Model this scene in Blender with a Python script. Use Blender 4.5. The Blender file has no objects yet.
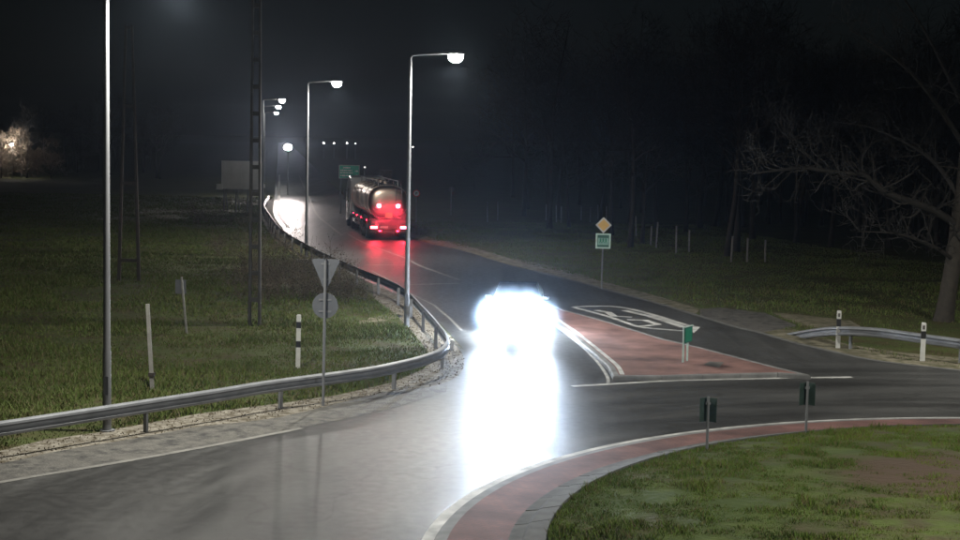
import bpy, bmesh, math, random
import numpy as np
from mathutils import Vector, Matrix
from mathutils.geometry import tessellate_polygon
random.seed(7); rng = np.random.default_rng(7)
S = bpy.context.scene
COL = S.collection
PI = math.pi

# ------------------------------------------------------------------ camera
CH, CF, HY, ROLL = 6.5, 1550.0, 137.4, 0.019
PITCH = math.atan((270 - HY) / CF)
R0 = Vector((1, 0, 0)); U0 = Vector((0, math.sin(PITCH), math.cos(PITCH))); F0 = Vector((0, math.cos(PITCH), -math.sin(PITCH)))
CR = R0 * math.cos(ROLL) + U0 * math.sin(ROLL); CU = -R0 * math.sin(ROLL) + U0 * math.cos(ROLL)
cam_d = bpy.data.cameras.new('camera'); cam = bpy.data.objects.new('camera', cam_d); COL.objects.link(cam)
M3 = Matrix((CR, CU, -F0)).transposed()
cam.matrix_world = Matrix.Translation((0, 0, CH)) @ M3.to_4x4()
cam_d.sensor_width = 36; cam_d.lens = 36 * CF / 960; cam_d.clip_end = 8000; cam_d.clip_start = 0.2
S.camera = cam
S.render.resolution_x, S.render.resolution_y = 1024, 576

# ------------------------------------------------------------------ night sky, moon, exposure
W = bpy.data.worlds.new('World'); S.world = W; W.use_nodes = True
wn = W.node_tree.nodes; wl = W.node_tree.links
bg = wn['Background']; sky = wn.new('ShaderNodeTexSky'); sky.sky_type = 'NISHITA'; sky.sun_disc = False
sky.sun_elevation = math.radians(40); sky.sun_rotation = math.radians(200); sky.air_density = 1.0; sky.dust_density = 2.5
hs = wn.new('ShaderNodeHueSaturation'); hs.inputs['Saturation'].default_value = 1.15
wl.new(sky.outputs[0], hs.inputs['Color']); wl.new(hs.outputs[0], bg.inputs[0]); bg.inputs[1].default_value = 0.0006
sd = bpy.data.lights.new('moon', 'SUN'); sd.energy = 0.002; sd.angle = math.radians(0.5); sd.color = (0.8, 0.88, 1)
so = bpy.data.objects.new('moon', sd); COL.objects.link(so); so.rotation_euler = (math.radians(50), 0, math.radians(200))
S.view_settings.view_transform = 'Standard'; S.view_settings.look = 'None'; S.view_settings.exposure = 0.6; S.view_settings.gamma = 1
LAMP_W = 3900.0          # street lamp power
HEAD_W = 10000.0         # headlight beam power
HAZE_D = 0.00017
S.cycles.use_denoising = True
S.cycles.sample_clamp_indirect = 8; S.cycles.max_bounces = 5; S.cycles.volume_bounces = 0
S.cycles.use_light_tree = True

# ------------------------------------------------------------------ helpers
def P(px, py, z=0.0):
    """ground point (height z) seen at a point of the photograph"""
    d = F0 * CF + CR * (px - 480) - CU * (py - 270)
    t = (z - CH) / d.z
    return Vector((d.x * t, d.y * t, z))

def A(px, py, Y):
    d = F0 * CF + CR * (px - 480) - CU * (py - 270)
    t = Y / d.y
    return Vector((d.x * t, Y, CH + d.z * t))

class MB:
    def __init__(s): s.v = []; s.f = []
    def add(s, vs, fs):
        b = len(s.v); s.v += [tuple(v) for v in vs]; s.f += [tuple(i + b for i in f) for f in fs]; return s
    def box(s, c, d, M=None):
        x, y, z = d[0] / 2, d[1] / 2, d[2] / 2
        vs = [Vector((sx * x, sy * y, sz * z)) for sz in (-1, 1) for sx, sy in ((-1, -1), (1, -1), (1, 1), (-1, 1))]
        if M is not None: vs = [M @ v for v in vs]
        vs = [v + Vector(c) for v in vs]
        return s.add(vs, [(3, 2, 1, 0), (4, 5, 6, 7), (0, 1, 5, 4), (1, 2, 6, 5), (2, 3, 7, 6), (3, 0, 4, 7)])
    def tube(s, pts, rad, n=8, cap=True):
        pts = [Vector(p) for p in pts]
        if not hasattr(rad, '__len__'): rad = [rad] * len(pts)
        vs = []; fs = []
        t0 = (pts[1] - pts[0]).normalized()
        u = t0.orthogonal().normalized()
        for i, p in enumerate(pts):
            t = (pts[min(i + 1, len(pts) - 1)] - pts[max(i - 1, 0)]).normalized()
            u = (u - t * u.dot(t)).normalized(); w = t.cross(u)
            for k in range(n):
                a = 2 * PI * k / n
                vs.append(p + (u * math.cos(a) + w * math.sin(a)) * rad[i])
        for i in range(len(pts) - 1):
            for k in range(n):
                a, b = i * n + k, i * n + (k + 1) % n
                fs.append((a, b, b + n, a + n))
        if cap:
            fs.append(tuple(range(n - 1, -1, -1))); fs.append(tuple(range((len(pts) - 1) * n, len(pts) * n)))
        return s.add(vs, fs)
    def disc(s, c, nrm, r, th, n=20):
        c = Vector(c); nrm = Vector(nrm).normalized()
        return s.tube([c - nrm * th / 2, c + nrm * th / 2], r, n)
    def prism(s, outline, y0, y1):
        """outline in x,z; extruded along y"""
        n = len(outline)
        vs = [Vector((x, y0, z)) for x, z in outline] + [Vector((x, y1, z)) for x, z in outline]
        fs = [(k, (k + 1) % n, (k + 1) % n + n, k + n) for k in range(n)]
        fs += [tuple(range(n - 1, -1, -1)), tuple(range(n, 2 * n))]
        return s.add(vs, fs)
    def loft(s, secs, cap=True):
        n = len(secs[0]); vs = [v for sec in secs for v in sec]; fs = []
        for i in range(len(secs) - 1):
            for k in range(n):
                a, b = i * n + k, i * n + (k + 1) % n
                fs.append((a, b, b + n, a + n))
        if cap: fs += [tuple(range(n - 1, -1, -1)), tuple(range((len(secs) - 1) * n, len(secs) * n))]
        return s.add(vs, fs)
    def mesh(s, name):
        m = bpy.data.meshes.new(name); m.from_pydata(s.v, [], s.f); m.validate(); 
        bm = bmesh.new(); bm.from_mesh(m); bmesh.ops.recalc_face_normals(bm, faces=bm.faces); bm.to_mesh(m); bm.free()
        return m
    def build(s, name, mat, parent=None, smooth=False, bevel=0, angle=40):
        m = s.mesh(name)
        if mat: m.materials.append(mat)
        o = bpy.data.objects.new(name, m); COL.objects.link(o)
        if parent: o.parent = parent
        if bevel:
            b = o.modifiers.new('bevel', 'BEVEL'); b.width = bevel; b.segments = 2; b.limit_method = 'ANGLE'; b.angle_limit = math.radians(35)
        if smooth:
            m.polygons.foreach_set('use_smooth', [True] * len(m.polygons))
            m.set_sharp_from_angle(angle=math.radians(angle))
        return o

def thing(name, label, cat, loc=(0, 0, 0), rz=0, group=None):
    o = bpy.data.objects.new(name, None); COL.objects.link(o); o.empty_display_size = .2
    o.location = loc; o.rotation_euler = (0, 0, rz); o['label'] = label; o['category'] = cat
    if group: o['group'] = group
    return o

def tag(o, label, cat, group=None):
    o['label'] = label; o['category'] = cat
    if group: o['group'] = group
    return o

def dup(root, loc, rz=None, label=None):
    r = root.copy(); COL.objects.link(r); r.location = loc
    if rz is not None: r.rotation_euler = (r.rotation_euler.x, r.rotation_euler.y, rz)
    r.scale = (1, 1, 1)
    if label: r['label'] = label
    def rec(src, dst):
        for ch in list(src.children):
            c = ch.copy(); COL.objects.link(c); c.parent = dst; rec(ch, c)
    rec(root, r)
    return r

def struct(o, kind='structure'):
    o['kind'] = kind; return o

# ------------------------------------------------------------------ materials
def mat(name, col, rough=0.6, metal=0.0, spec=0.5, var=0.18, scale=6.0, bump=0.0, bscale=40.0, emit=None, estr=0, coat=0.0):
    m = bpy.data.materials.new(name); m.use_nodes = True
    nt = m.node_tree; n = nt.nodes; l = nt.links; b = n['Principled BSDF']
    b.inputs['Roughness'].default_value = rough; b.inputs['Metallic'].default_value = metal
    b.inputs['Specular IOR Level'].default_value = spec; b.inputs['Coat Weight'].default_value = coat
    tc = n.new('ShaderNodeTexCoord')
    nz = n.new('ShaderNodeTexNoise'); nz.inputs['Scale'].default_value = scale; nz.inputs['Detail'].default_value = 5
    l.new(tc.outputs['Object'], nz.inputs['Vector'])
    mr = n.new('ShaderNodeMapRange'); mr.inputs[1].default_value = .3; mr.inputs[2].default_value = .7
    mr.inputs[3].default_value = 1 - var; mr.inputs[4].default_value = 1 + var
    l.new(nz.outputs[0], mr.inputs[0])
    mx = n.new('ShaderNodeMix'); mx.data_type = 'RGBA'; mx.blend_type = 'MULTIPLY'; mx.inputs[0].default_value = 1
    mx.inputs[6].default_value = (*col, 1); l.new(mr.outputs[0], mx.inputs[7]); l.new(mx.outputs[2], b.inputs['Base Color'])
    if bump:
        n2 = n.new('ShaderNodeTexNoise'); n2.inputs['Scale'].default_value = bscale; n2.inputs['Detail'].default_value = 4
        l.new(tc.outputs['Object'], n2.inputs['Vector'])
        bp = n.new('ShaderNodeBump'); bp.inputs['Strength'].default_value = bump; bp.inputs['Distance'].default_value = 0.02
        l.new(n2.outputs[0], bp.inputs['Height']); l.new(bp.outputs[0], b.inputs['Normal'])
    if emit:
        b.inputs['Emission Color'].default_value = (*emit, 1); b.inputs['Emission Strength'].default_value = estr
    return m

CX, CY, RW, RA, RK = 12.69, 23.31, 13.61, 12.20, 11.585   # roundabout centre; white ring, apron inner, kerb inner

def nodes_of(m): return m.node_tree.nodes, m.node_tree.links, m.node_tree.nodes['Principled BSDF']

def ground_mat(name, cols, scales, rough=0.9, bump=0.5, bscale=8.0, spec=0.2):
    """several colours mixed by noises of given scales, world position based"""
    m = bpy.data.materials.new(name); m.use_nodes = True; n, l, b = nodes_of(m)
    geo = n.new('ShaderNodeNewGeometry'); prev = None
    for i, c in enumerate(cols):
        if i == 0:
            prev = n.new('ShaderNodeRGB'); prev.outputs[0].default_value = (*c, 1); prev = prev.outputs[0]; continue
        nz = n.new('ShaderNodeTexNoise'); nz.inputs['Scale'].default_value = scales[i - 1]; nz.inputs['Detail'].default_value = 6; nz.inputs['Roughness'].default_value = .62
        ad = n.new('ShaderNodeVectorMath'); ad.operation = 'ADD'; ad.inputs[1].default_value = (31.7 * i, 7.3 * i, 0)
        l.new(geo.outputs['Position'], ad.inputs[0]); l.new(ad.outputs[0], nz.inputs['Vector'])
        mr = n.new('ShaderNodeMapRange'); mr.inputs[1].default_value = .44; mr.inputs[2].default_value = .62; l.new(nz.outputs[0], mr.inputs[0])
        mx = n.new('ShaderNodeMix'); mx.data_type = 'RGBA'; l.new(mr.outputs[0], mx.inputs[0]); l.new(prev, mx.inputs[6]); mx.inputs[7].default_value = (*c, 1)
        prev = mx.outputs[2]
    l.new(prev, b.inputs['Base Color'])
    b.inputs['Roughness'].default_value = rough; b.inputs['Specular IOR Level'].default_value = spec
    nb = n.new('ShaderNodeTexNoise'); nb.inputs['Scale'].default_value = bscale; nb.inputs['Detail'].default_value = 6
    l.new(geo.outputs['Position'], nb.inputs['Vector'])
    bp = n.new('ShaderNodeBump'); bp.inputs['Strength'].default_value = bump; bp.inputs['Distance'].default_value = 0.06
    l.new(nb.outputs[0], bp.inputs['Height']); l.new(bp.outputs[0], b.inputs['Normal'])
    return m

def asphalt_mat():
    m = bpy.data.materials.new('damp asphalt'); m.use_nodes = True; n, l, b = nodes_of(m)
    geo = n.new('ShaderNodeNewGeometry')
    def noise(sc, det=5, vec=None, off=0):
        z = n.new('ShaderNodeTexNoise'); z.inputs['Scale'].default_value = sc; z.inputs['Detail'].default_value = det
        v = vec or geo.outputs['Position']
        if off:
            a = n.new('ShaderNodeVectorMath'); a.operation = 'ADD'; a.inputs[1].default_value = (off, off * .7, 0); l.new(v, a.inputs[0]); v = a.outputs[0]
        l.new(v, z.inputs['Vector']); return z.outputs[0]
    def rng_(x, a, bb, c, d):
        r = n.new('ShaderNodeMapRange'); r.inputs[1].default_value = a; r.inputs[2].default_value = bb; r.inputs[3].default_value = c; r.inputs[4].default_value = d; l.new(x, r.inputs[0]); return r.outputs[0]
    def math_(op, x, y):
        k = n.new('ShaderNodeMath'); k.operation = op
        for i, q in enumerate((x, y)):
            if isinstance(q, (int, float)): k.inputs[i].default_value = q
            else: l.new(q, k.inputs[i])
        return k.outputs[0]
    # tyre-polished arcs round the island: noise that runs along the ring
    sub = n.new('ShaderNodeVectorMath'); sub.operation = 'SUBTRACT'; sub.inputs[1].default_value = (CX, CY, 0); l.new(geo.outputs['Position'], sub.inputs[0])
    sx = n.new('ShaderNodeSeparateXYZ'); l.new(sub.outputs[0], sx.inputs[0])
    ln = n.new('ShaderNodeVectorMath'); ln.operation = 'LENGTH'; l.new(sub.outputs[0], ln.inputs[0])
    ang = math_('ARCTAN2', sx.outputs[1], sx.outputs[0])
    cb = n.new('ShaderNodeCombineXYZ'); l.new(ln.outputs['Value'], cb.inputs[0]); l.new(math_('MULTIPLY', ang, 2.2), cb.inputs[1])
    arcs = noise(1.15, 4, cb.outputs[0])
    in_ring = rng_(ln.outputs['Value'], 20.5, 24.0, 1, 0)
    # along-lane tracks on the approach road
    cb2 = n.new('ShaderNodeMapping'); cb2.inputs['Rotation'].default_value = (0, 0, math.radians(-12)); cb2.inputs['Scale'].default_value = (1.0, .045, 1)
    l.new(geo.outputs['Position'], cb2.inputs['Vector']); lane = noise(1.3, 3, cb2.outputs[0])
    mxt = n.new('ShaderNodeMix'); l.new(in_ring, mxt.inputs[0]); l.new(lane, mxt.inputs[2]); l.new(arcs, mxt.inputs[3]); tr = mxt.outputs[0]
    big = noise(.35, 5); fine = noise(60, 3); mid = noise(4.5, 6, off=13)
    vo = n.new('ShaderNodeTexVoronoi'); vo.feature = 'DISTANCE_TO_EDGE'; vo.inputs['Scale'].default_value = .16
    wob = n.new('ShaderNodeVectorMath'); wob.operation = 'MULTIPLY_ADD'; wob.inputs[1].default_value = (2.2, 2.2, 0); nzv = n.new('ShaderNodeTexNoise'); nzv.inputs['Scale'].default_value = .7; nzv.inputs['Detail'].default_value = 6
    l.new(geo.outputs['Position'], nzv.inputs['Vector']); l.new(nzv.outputs['Color'], wob.inputs[0]); l.new(geo.outputs['Position'], wob.inputs[2]); l.new(wob.outputs[0], vo.inputs['Vector'])
    crack = rng_(vo.outputs['Distance'], .001, .008, .72, 1)
    ringv = math_('ADD', math_('MULTIPLY', rng_(arcs, .36, .64, -.20, .24), in_ring), 1.0)
    val = math_('MULTIPLY', math_('MULTIPLY', rng_(tr, .32, .68, .82, 1.2), math_('MULTIPLY', crack, ringv)), rng_(big, .3, .7, .8, 1.2))
    val = math_('MULTIPLY', val, rng_(fine, .25, .75, .72, 1.28)); val = math_('MULTIPLY', val, rng_(mid, .3, .7, .85, 1.15))
    sc = n.new('ShaderNodeVectorMath'); sc.operation = 'SCALE'; sc.inputs[0].default_value = (.052, .052, .050); l.new(val, sc.inputs['Scale'])
    l.new(sc.outputs[0], b.inputs['Base Color'])
    ro = math_('ADD', rng_(tr, .32, .68, .40, .48), rng_(mid, .3, .7, -.05, .06)); l.new(ro, b.inputs['Roughness'])
    b.inputs['Specular IOR Level'].default_value = .15
    bp = n.new('ShaderNodeBump'); bp.inputs['Strength'].default_value = .35; bp.inputs['Distance'].default_value = .008
    l.new(noise(90, 2), bp.inputs['Height']); l.new(bp.outputs[0], b.inputs['Normal'])
    return m

def brick_mat(name, c1, c2, mortar, rot=0.0):
    m = bpy.data.materials.new(name); m.use_nodes = True; n, l, b = nodes_of(m)
    geo = n.new('ShaderNodeNewGeometry'); mp = n.new('ShaderNodeMapping'); mp.inputs['Rotation'].default_value = (0, 0, rot)
    l.new(geo.outputs['Position'], mp.inputs['Vector'])
    br = n.new('ShaderNodeTexBrick'); br.inputs['Scale'].default_value = 1; br.inputs['Brick Width'].default_value = .2; br.inputs['Row Height'].default_value = .1
    br.inputs['Mortar Size'].default_value = .006; br.inputs['Color1'].default_value = (*c1, 1); br.inputs['Color2'].default_value = (*c2, 1); br.inputs['Mortar'].default_value = (*mortar, 1)
    l.new(mp.outputs[0], br.inputs['Vector'])
    nz = n.new('ShaderNodeTexNoise'); nz.inputs['Scale'].default_value = .9; nz.inputs['Detail'].default_value = 6; l.new(geo.outputs['Position'], nz.inputs['Vector'])
    mr = n.new('ShaderNodeMapRange'); mr.inputs[1].default_value = .3; mr.inputs[2].default_value = .7; mr.inputs[3].default_value = .5; mr.inputs[4].default_value = 1.35; l.new(nz.outputs[0], mr.inputs[0])
    mx = n.new('ShaderNodeMix'); mx.data_type = 'RGBA'; mx.blend_type = 'MULTIPLY'; mx.inputs[0].default_value = 1
    l.new(br.outputs[0], mx.inputs[6]); l.new(mr.outputs[0], mx.inputs[7]); l.new(mx.outputs[2], b.inputs['Base Color'])
    b.inputs['Roughness'].default_value = .72; b.inputs['Specular IOR Level'].default_value = .25
    bp = n.new('ShaderNodeBump'); bp.inputs['Strength'].default_value = .3; bp.inputs['Distance'].default_value = .006
    l.new(br.outputs['Fac'], bp.inputs['Height']); bp.invert = True; l.new(bp.outputs[0], b.inputs['Normal'])
    return m

M_ASPH = asphalt_mat()
M_SHOULDER = ground_mat('old shoulder asphalt', [(.085, .08, .072), (.03, .029, .028), (.12, .115, .10)], [1.6, 3.5], rough=.7, bump=.4, bscale=20, spec=.35)
M_GRAVEL = ground_mat('gravel and dry litter', [(.26, .24, .20), (.15, .135, .11), (.09, .075, .05)], [2.2, 5.0], bump=.9, bscale=14)
M_GRASSG = ground_mat('turf soil', [(.048, .062, .018), (.066, .08, .022), (.055, .046, .02)], [.25, .8], bump=.8, bscale=3)
M_ISLG = ground_mat('island turf soil', [(.048, .072, .016), (.07, .05, .03), (.072, .10, .02)], [.28, 1.3], bump=.9, bscale=6)
def add_stain(m, cx, cy, rad, col):
    n, l, b = nodes_of(m); src = b.inputs['Base Color'].links[0].from_socket
    geo = n.new('ShaderNodeNewGeometry'); sb = n.new('ShaderNodeVectorMath'); sb.operation = 'DISTANCE'; sb.inputs[1].default_value = (cx, cy, .5)
    l.new(geo.outputs['Position'], sb.inputs[0]); nz = n.new('ShaderNodeTexNoise'); nz.inputs['Scale'].default_value = 1.1; nz.inputs['Detail'].default_value = 6; l.new(geo.outputs['Position'], nz.inputs['Vector'])
    mu = n.new('ShaderNodeMath'); mu.operation = 'MULTIPLY_ADD'; mu.inputs[1].default_value = 2.6; l.new(nz.outputs[0], mu.inputs[0]); l.new(sb.outputs['Value'], mu.inputs[2])
    mr = n.new('ShaderNodeMapRange'); mr.inputs[1].default_value = rad + 1.3 - .6; mr.inputs[2].default_value = rad + 1.3 + .5; mr.inputs[3].default_value = 1; mr.inputs[4].default_value = 0; l.new(mu.outputs[0], mr.inputs[0])
    mx = n.new('ShaderNodeMix'); mx.data_type = 'RGBA'; l.new(mr.outputs[0], mx.inputs[0]); l.new(src, mx.inputs[6]); mx.inputs[7].default_value = (*col, 1); l.new(mx.outputs[2], b.inputs['Base Color'])
add_stain(M_ISLG, 8.6, 27.6, 2.3, (.075, .05, .032))
M_DIRT = ground_mat('sandy dirt', [(.20, .18, .13), (.13, .115, .08), (.07, .07, .035)], [1.0, 2.5], bump=.6, bscale=10)
M_BRICK = brick_mat('red apron setts', (.175, .080, .068), (.135, .066, .058), (.08, .06, .055), .6)
M_BRICK2 = brick_mat('red island setts', (.215, .112, .094), (.17, .09, .076), (.14, .10, .09), -.35)
M_KERB = mat('kerb concrete', (.115, .115, .11), .88, spec=.2, var=.25, scale=3, bump=.3)
M_KERBD = mat('dark kerb concrete', (.16, .16, .155), .75, var=.3, scale=2.5, bump=.3)
M_PAINT = mat('worn road paint', (.44, .44, .42), .6, var=.45, scale=2.2)
M_PAINTD = mat('faded road paint', (.17, .165, .15), .6, var=.35, scale=2.0)
M_GALV = mat('galvanised steel', (.20, .208, .222), .55, metal=.35, var=.15, scale=3)
M_POLE = mat('galvanised pole', (.165, .17, .178), .6, metal=.15, var=.14, scale=2)
M_SIGNB = mat('grey sign back', (.10, .106, .118), .55, metal=.1, var=.1)
M_DARKB = mat('dark green sign back', (.028, .05, .042), .6, var=.2)
M_TEXT = mat('sheeting white', (.9, .9, .9), .4, var=.02)
M_BLACK = mat('black plastic', (.012, .012, .013), .5)
M_WHITE = mat('white plastic', (.50, .50, .48), .45, var=.08)
M_CONC = mat('pole concrete', (.05, .048, .045), .85, var=.25, scale=4, bump=.4)
M_CONCP = mat('pale post concrete', (.19, .186, .17), .8, var=.25, scale=5, bump=.3)
M_FENCE = mat('grey fence concrete', (.20, .19, .175), .85, var=.25, scale=5)
M_WOOD = mat('weathered wood', (.025, .02, .016), .85, var=.3, scale=5, bump=.4)
M_BARK = mat('bark', (.030, .025, .019), .9, var=.35, scale=5, bump=.7, bscale=18)
M_BARKD = mat('dark bark', (.018, .016, .015), .9, var=.35, scale=4, bump=.6, bscale=14)
M_TWIGB = mat('big tree limbs', (.011, .009, .007), .85, var=.3, scale=5)
M_TWIG = mat('bare twigs', (.11, .085, .06), .85, var=.3, scale=5)
M_GREEN = mat('green sign face', (.01, .19, .11), .4, var=.06)
M_GREENP = mat('pale green sign face', (.05, .30, .22), .4, var=.06, emit=None)
M_YELLOW = mat('amber sign face', (.62, .40, .13), .45, var=.06)
M_RUBBER = mat('tyre rubber', (.018, .018, .018), .8, bump=.2)
M_STEEL = mat('polished tank steel', (.42, .33, .27), .36, metal=1.0, var=.06, scale=2)
M_CHASS = mat('dark chassis steel', (.035, .033, .033), .55, metal=.3, var=.3)
M_WPAINT = mat('white vehicle paint', (.50, .50, .49), .3, coat=.5, var=.04)
M_CAR = mat('dark blue vehicle paint', (.012, .016, .03), .25, coat=.8, var=.05)
M_GLASS = mat('dark glass', (.01, .012, .015), .06, spec=.8, var=.02)
M_CHROME = mat('chrome', (.7, .7, .7), .15, metal=1)
M_LENS = mat('lamp glass', (.8, .8, .8), .2, emit=(1.0, .98, .90), estr=230)
M_LENSF = mat('far lamp glass', (.8, .8, .8), .2, emit=(1.0, .95, .85), estr=300)
M_HEADL = mat('headlight glass', (.8, .8, .8), .1, emit=(.78, .88, 1.0), estr=2200)
M_TAIL = mat('tail light glass', (.4, .01, .02), .2, emit=(1.0, .03, .05), estr=95)
M_TAILS = mat('marker light glass', (.4, .01, .02), .2, emit=(1.0, .006, .02), estr=60)
M_BILL = mat('board back sheet', (.48, .48, .48), .6, metal=.1, var=.1, scale=1)

# ------------------------------------------------------------------ ground sheets
def flat(name, pts, z, m, parent=None, kind='structure'):
    vs = [Vector((p[0], p[1], z)) for p in pts]
    tr = tessellate_polygon([vs])
    me = bpy.data.meshes.new(name); me.from_pydata([tuple(v) for v in vs], [], [tuple(t) for t in tr]); me.materials.append(m)
    bm = bmesh.new(); bm.from_mesh(me); bmesh.ops.recalc_face_normals(bm, faces=bm.faces)
    for f in bm.faces:
        if f.normal.z < 0: f.normal_flip()
    bm.to_mesh(me); bm.free()
    o = bpy.data.objects.new(name, me); COL.objects.link(o)
    if parent: o.parent = parent
    elif kind: o['kind'] = kind
    return o

def smooth(pts, k=6):
    """Catmull-Rom through points"""
    q = [Vector(p) for p in pts]; out = []
    for i in range(len(q) - 1):
        a = q[max(i - 1, 0)]; b = q[i]; c = q[i + 1]; d = q[min(i + 2, len(q) - 1)]
        for j in range(k):
            t = j / k
            out.append(.5 * ((2 * b) + (c - a) * t + (2 * a - 5 * b + 4 * c - d) * t * t + (3 * b - a - 3 * c + d) * t ** 3))
    out.append(q[-1]); return out

def normals2(pts):
    ns = []
    for i in range(len(pts)):
        t = pts[min(i + 1, len(pts) - 1)] - pts[max(i - 1, 0)]; t.z = 0; t.normalize(); ns.append(Vector((-t.y, t.x, 0)))
    return ns

def strip(name, pts, w, z, m, parent=None, w2=None):
    pts = [Vector((p[0], p[1], 0)) for p in pts]; ns = normals2(pts); mb = MB(); vs = []
    for i, (p, n_) in enumerate(zip(pts, ns)):
        vs += [p + n_ * w / 2 + Vector((0, 0, z)), p - n_ * w / 2 + Vector((0, 0, z))]
    mb.add(vs, [(2 * i, 2 * i + 1, 2 * i + 3, 2 * i + 2) for i in range(len(pts) - 1)])
    o = mb.build(name, m, parent)
    for f in o.data.polygons: pass
    if not parent: o['kind'] = 'structure'
    return o

def ring(name, r0, r1, z0, z1, m, a0=0, a1=2 * PI, n=160, parent=None):
    mb = MB(); vs = []
    for i in range(n + 1):
        a = a0 + (a1 - a0) * i / n
        vs += [(CX + r0 * math.cos(a), CY + r0 * math.sin(a), z0), (CX + r1 * math.cos(a), CY + r1 * math.sin(a), z1)]
    mb.add(vs, [(2 * i, 2 * i + 1, 2 * i + 3, 2 * i + 2) for i in range(n)])
    o = mb.build(name, m, parent)
    if not parent: o['kind'] = 'structure'
    return o

# the rail line rules the far left edge of the road
RAIL_Z = .58
rail_px = [(-60, 437), (0, 429), (140, 407.5), (220, 395), (265, 387.5), (342, 377), (375, 372), (403, 366), (424, 360.5), (440, 354), (446.5, 347), (446, 340), (440, 331), (424, 312.5), (399, 289), (362, 273), (326, 257), (303, 245), (281, 231), (270, 217), (264, 206), (262, 198)]
rail = [P(x, y, RAIL_Z) for x, y in rail_px]
rail[-1] = rail[-2] + (rail[-2] - rail[-3]).normalized() * 18 + Vector((.9, 0, 0))
rail_s = smooth(rail, 6)
far_dir = Vector((-16.5, 150, 0)) - Vector((-10, 81, 0))
def xl(y): return 0
# left asphalt edge, near to far
left_far = []
for x, y in [(440, 331), (424, 312.5), (399, 289), (362, 273), (326, 257), (303, 245), (281, 231), (270, 217), (264, 206)]:
    p = P(x, y, RAIL_Z); left_far.append(Vector((p.x + .75, p.y, 0)))
e1 = left_far[-1]
left_far += [e1.lerp(Vector((-50, 380, 0)), f) for f in (.12, .3, .6, 1)] + [Vector((-92, 700, 0)), Vector((-147, 1120, 0))]
right_px = [(1100, 384), (960, 370.5), (877, 361), (829, 351), (793, 342.5), (760, 333), (737, 327.5), (695, 315), (657, 303.5), (602, 288.5), (561, 277.5), (506, 264), (464, 251), (433, 244.5), (417, 240)]
right = [P(x, y) for x, y in right_px]
left_s = smooth(left_far, 5)
right_far = [Vector((p.x + 7.4, p.y, 0)) for p in left_s if p.y > right[-1].y + 6]
right_edge = smooth(right, 4) + right_far
near_px = [(-200, 500), (0, 464), (59, 451.5), (136, 438.5), (200, 427), (280, 417.5), (375, 395), (430, 387), (452, 380), (462, 371), (464, 360), (460, 350), (452, 341)]
near = smooth([P(x, y) for x, y in near_px], 4)

sky_far = 3000
ground = flat('ground', [(-sky_far, -60), (sky_far, -60), (sky_far, sky_far), (-sky_far, sky_far)], 0, M_GRASSG)
asph = near + left_s + right_edge[::-1] + [Vector((60, 26, 0)), Vector((60, -30, 0)), Vector((-40, -30, 0)), Vector((-40, 24, 0))]
road = flat('road', asph, .006, M_ASPH)

# shoulder strip of old asphalt between the edge line and the gravel
eline_px = [(-200, 522), (0, 483), (89, 468), (180, 452), (280, 433), (360, 417), (410, 404.5), (446, 393)]
eline = smooth([P(x, y) for x, y in eline_px], 4)
flat('shoulder', [p for p in near[:len(near) - 17]] + [p + Vector((0, 0.12, 0)) for p in eline[::-1]], .010, M_SHOULDER)
strip('edge_line', eline[:-11], .16, .014, M_PAINTD)
# gravel verge below the rail
grav_top_px = [(464, 352), (449, 335), (430, 314), (407, 295), (385, 281), (372, 280), (374, 299), (396, 315), (408, 328), (424, 346), (432, 358), (424, 369), (391, 383), (338, 395), (280, 403.5), (200, 413.5), (136, 425.5), (95, 433), (44, 440), (0, 451), (-200, 484)]
gt = [P(x, y) for x, y in grav_top_px]
gravel = flat('gravel_verge', near[::-1][3:-1] and ([P(-200, 500)] + [p for p in near] + gt), .003, M_GRAVEL)
verge_px = [(417, 240), (433, 244.5), (464, 251), (506, 264), (561, 277.5), (602, 288.5), (657, 303.5), (695, 315), (700, 309), (657, 296), (602, 281), (561, 268), (506, 257), (464, 245), (425, 236)]
flat('sandy_verge', [P(x, y) for x, y in verge_px], .003, M_DIRT)
flat('sandy_path', [P(x, y) for x, y in [(770, 312), (802, 315), (850, 320.5), (862, 327), (830, 330), (800, 325)]], .003, M_DIRT)
flat('farm_track', [P(x, y) for x, y in [(700, 317), (737, 327.5), (760, 333), (798, 326), (765, 313), (720, 307.5), (700, 309)]], .0035, M_SHOULDER)
flat('rail_verge', [P(x, y) for x, y in [(760, 333), (793, 342.5), (829, 351), (877, 361), (960, 370.5), (1060, 381), (1060, 372), (960, 358), (900, 352), (850, 345), (815, 335), (778, 325), (757, 327)]], .003, M_DIRT)
flat('dirt_track', [P(x, y) for x, y in [(338, 331), (352, 324), (372, 317), (392, 313), (404, 316), (385, 321), (360, 327), (345, 333)]], .003, M_DIRT)

# road markings
centre_far = [Vector((p.x + 3.55, p.y, 0)) for p in left_s if 100 < p.y < 260]
cl = [P(459, 280), P(420, 266), P(407, 259), P(384, 250.5), P(361, 241.5), P(346, 233)] 
strip('centre_line', smooth(cl, 3) + centre_far, .18, .012, M_PAINTD)
strip('lane_edge_line', [P(462, 331), P(450, 319), P(434, 305.5), P(409, 293), P(390, 281), P(372, 271)], .10, .012, M_PAINTD)
strip('road_joint', [P(365, 265.2), P(407, 265)], .28, .012, M_PAINTD)
strip('road_joint', [P(409, 285), P(459, 283.5)], .30, .012, M_PAINTD)
strip('far_edge_line', [p + Vector((.45, 0, 0)) for p in left_s if 105 < p.y < 260], .25, .012, M_PAINT)
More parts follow.
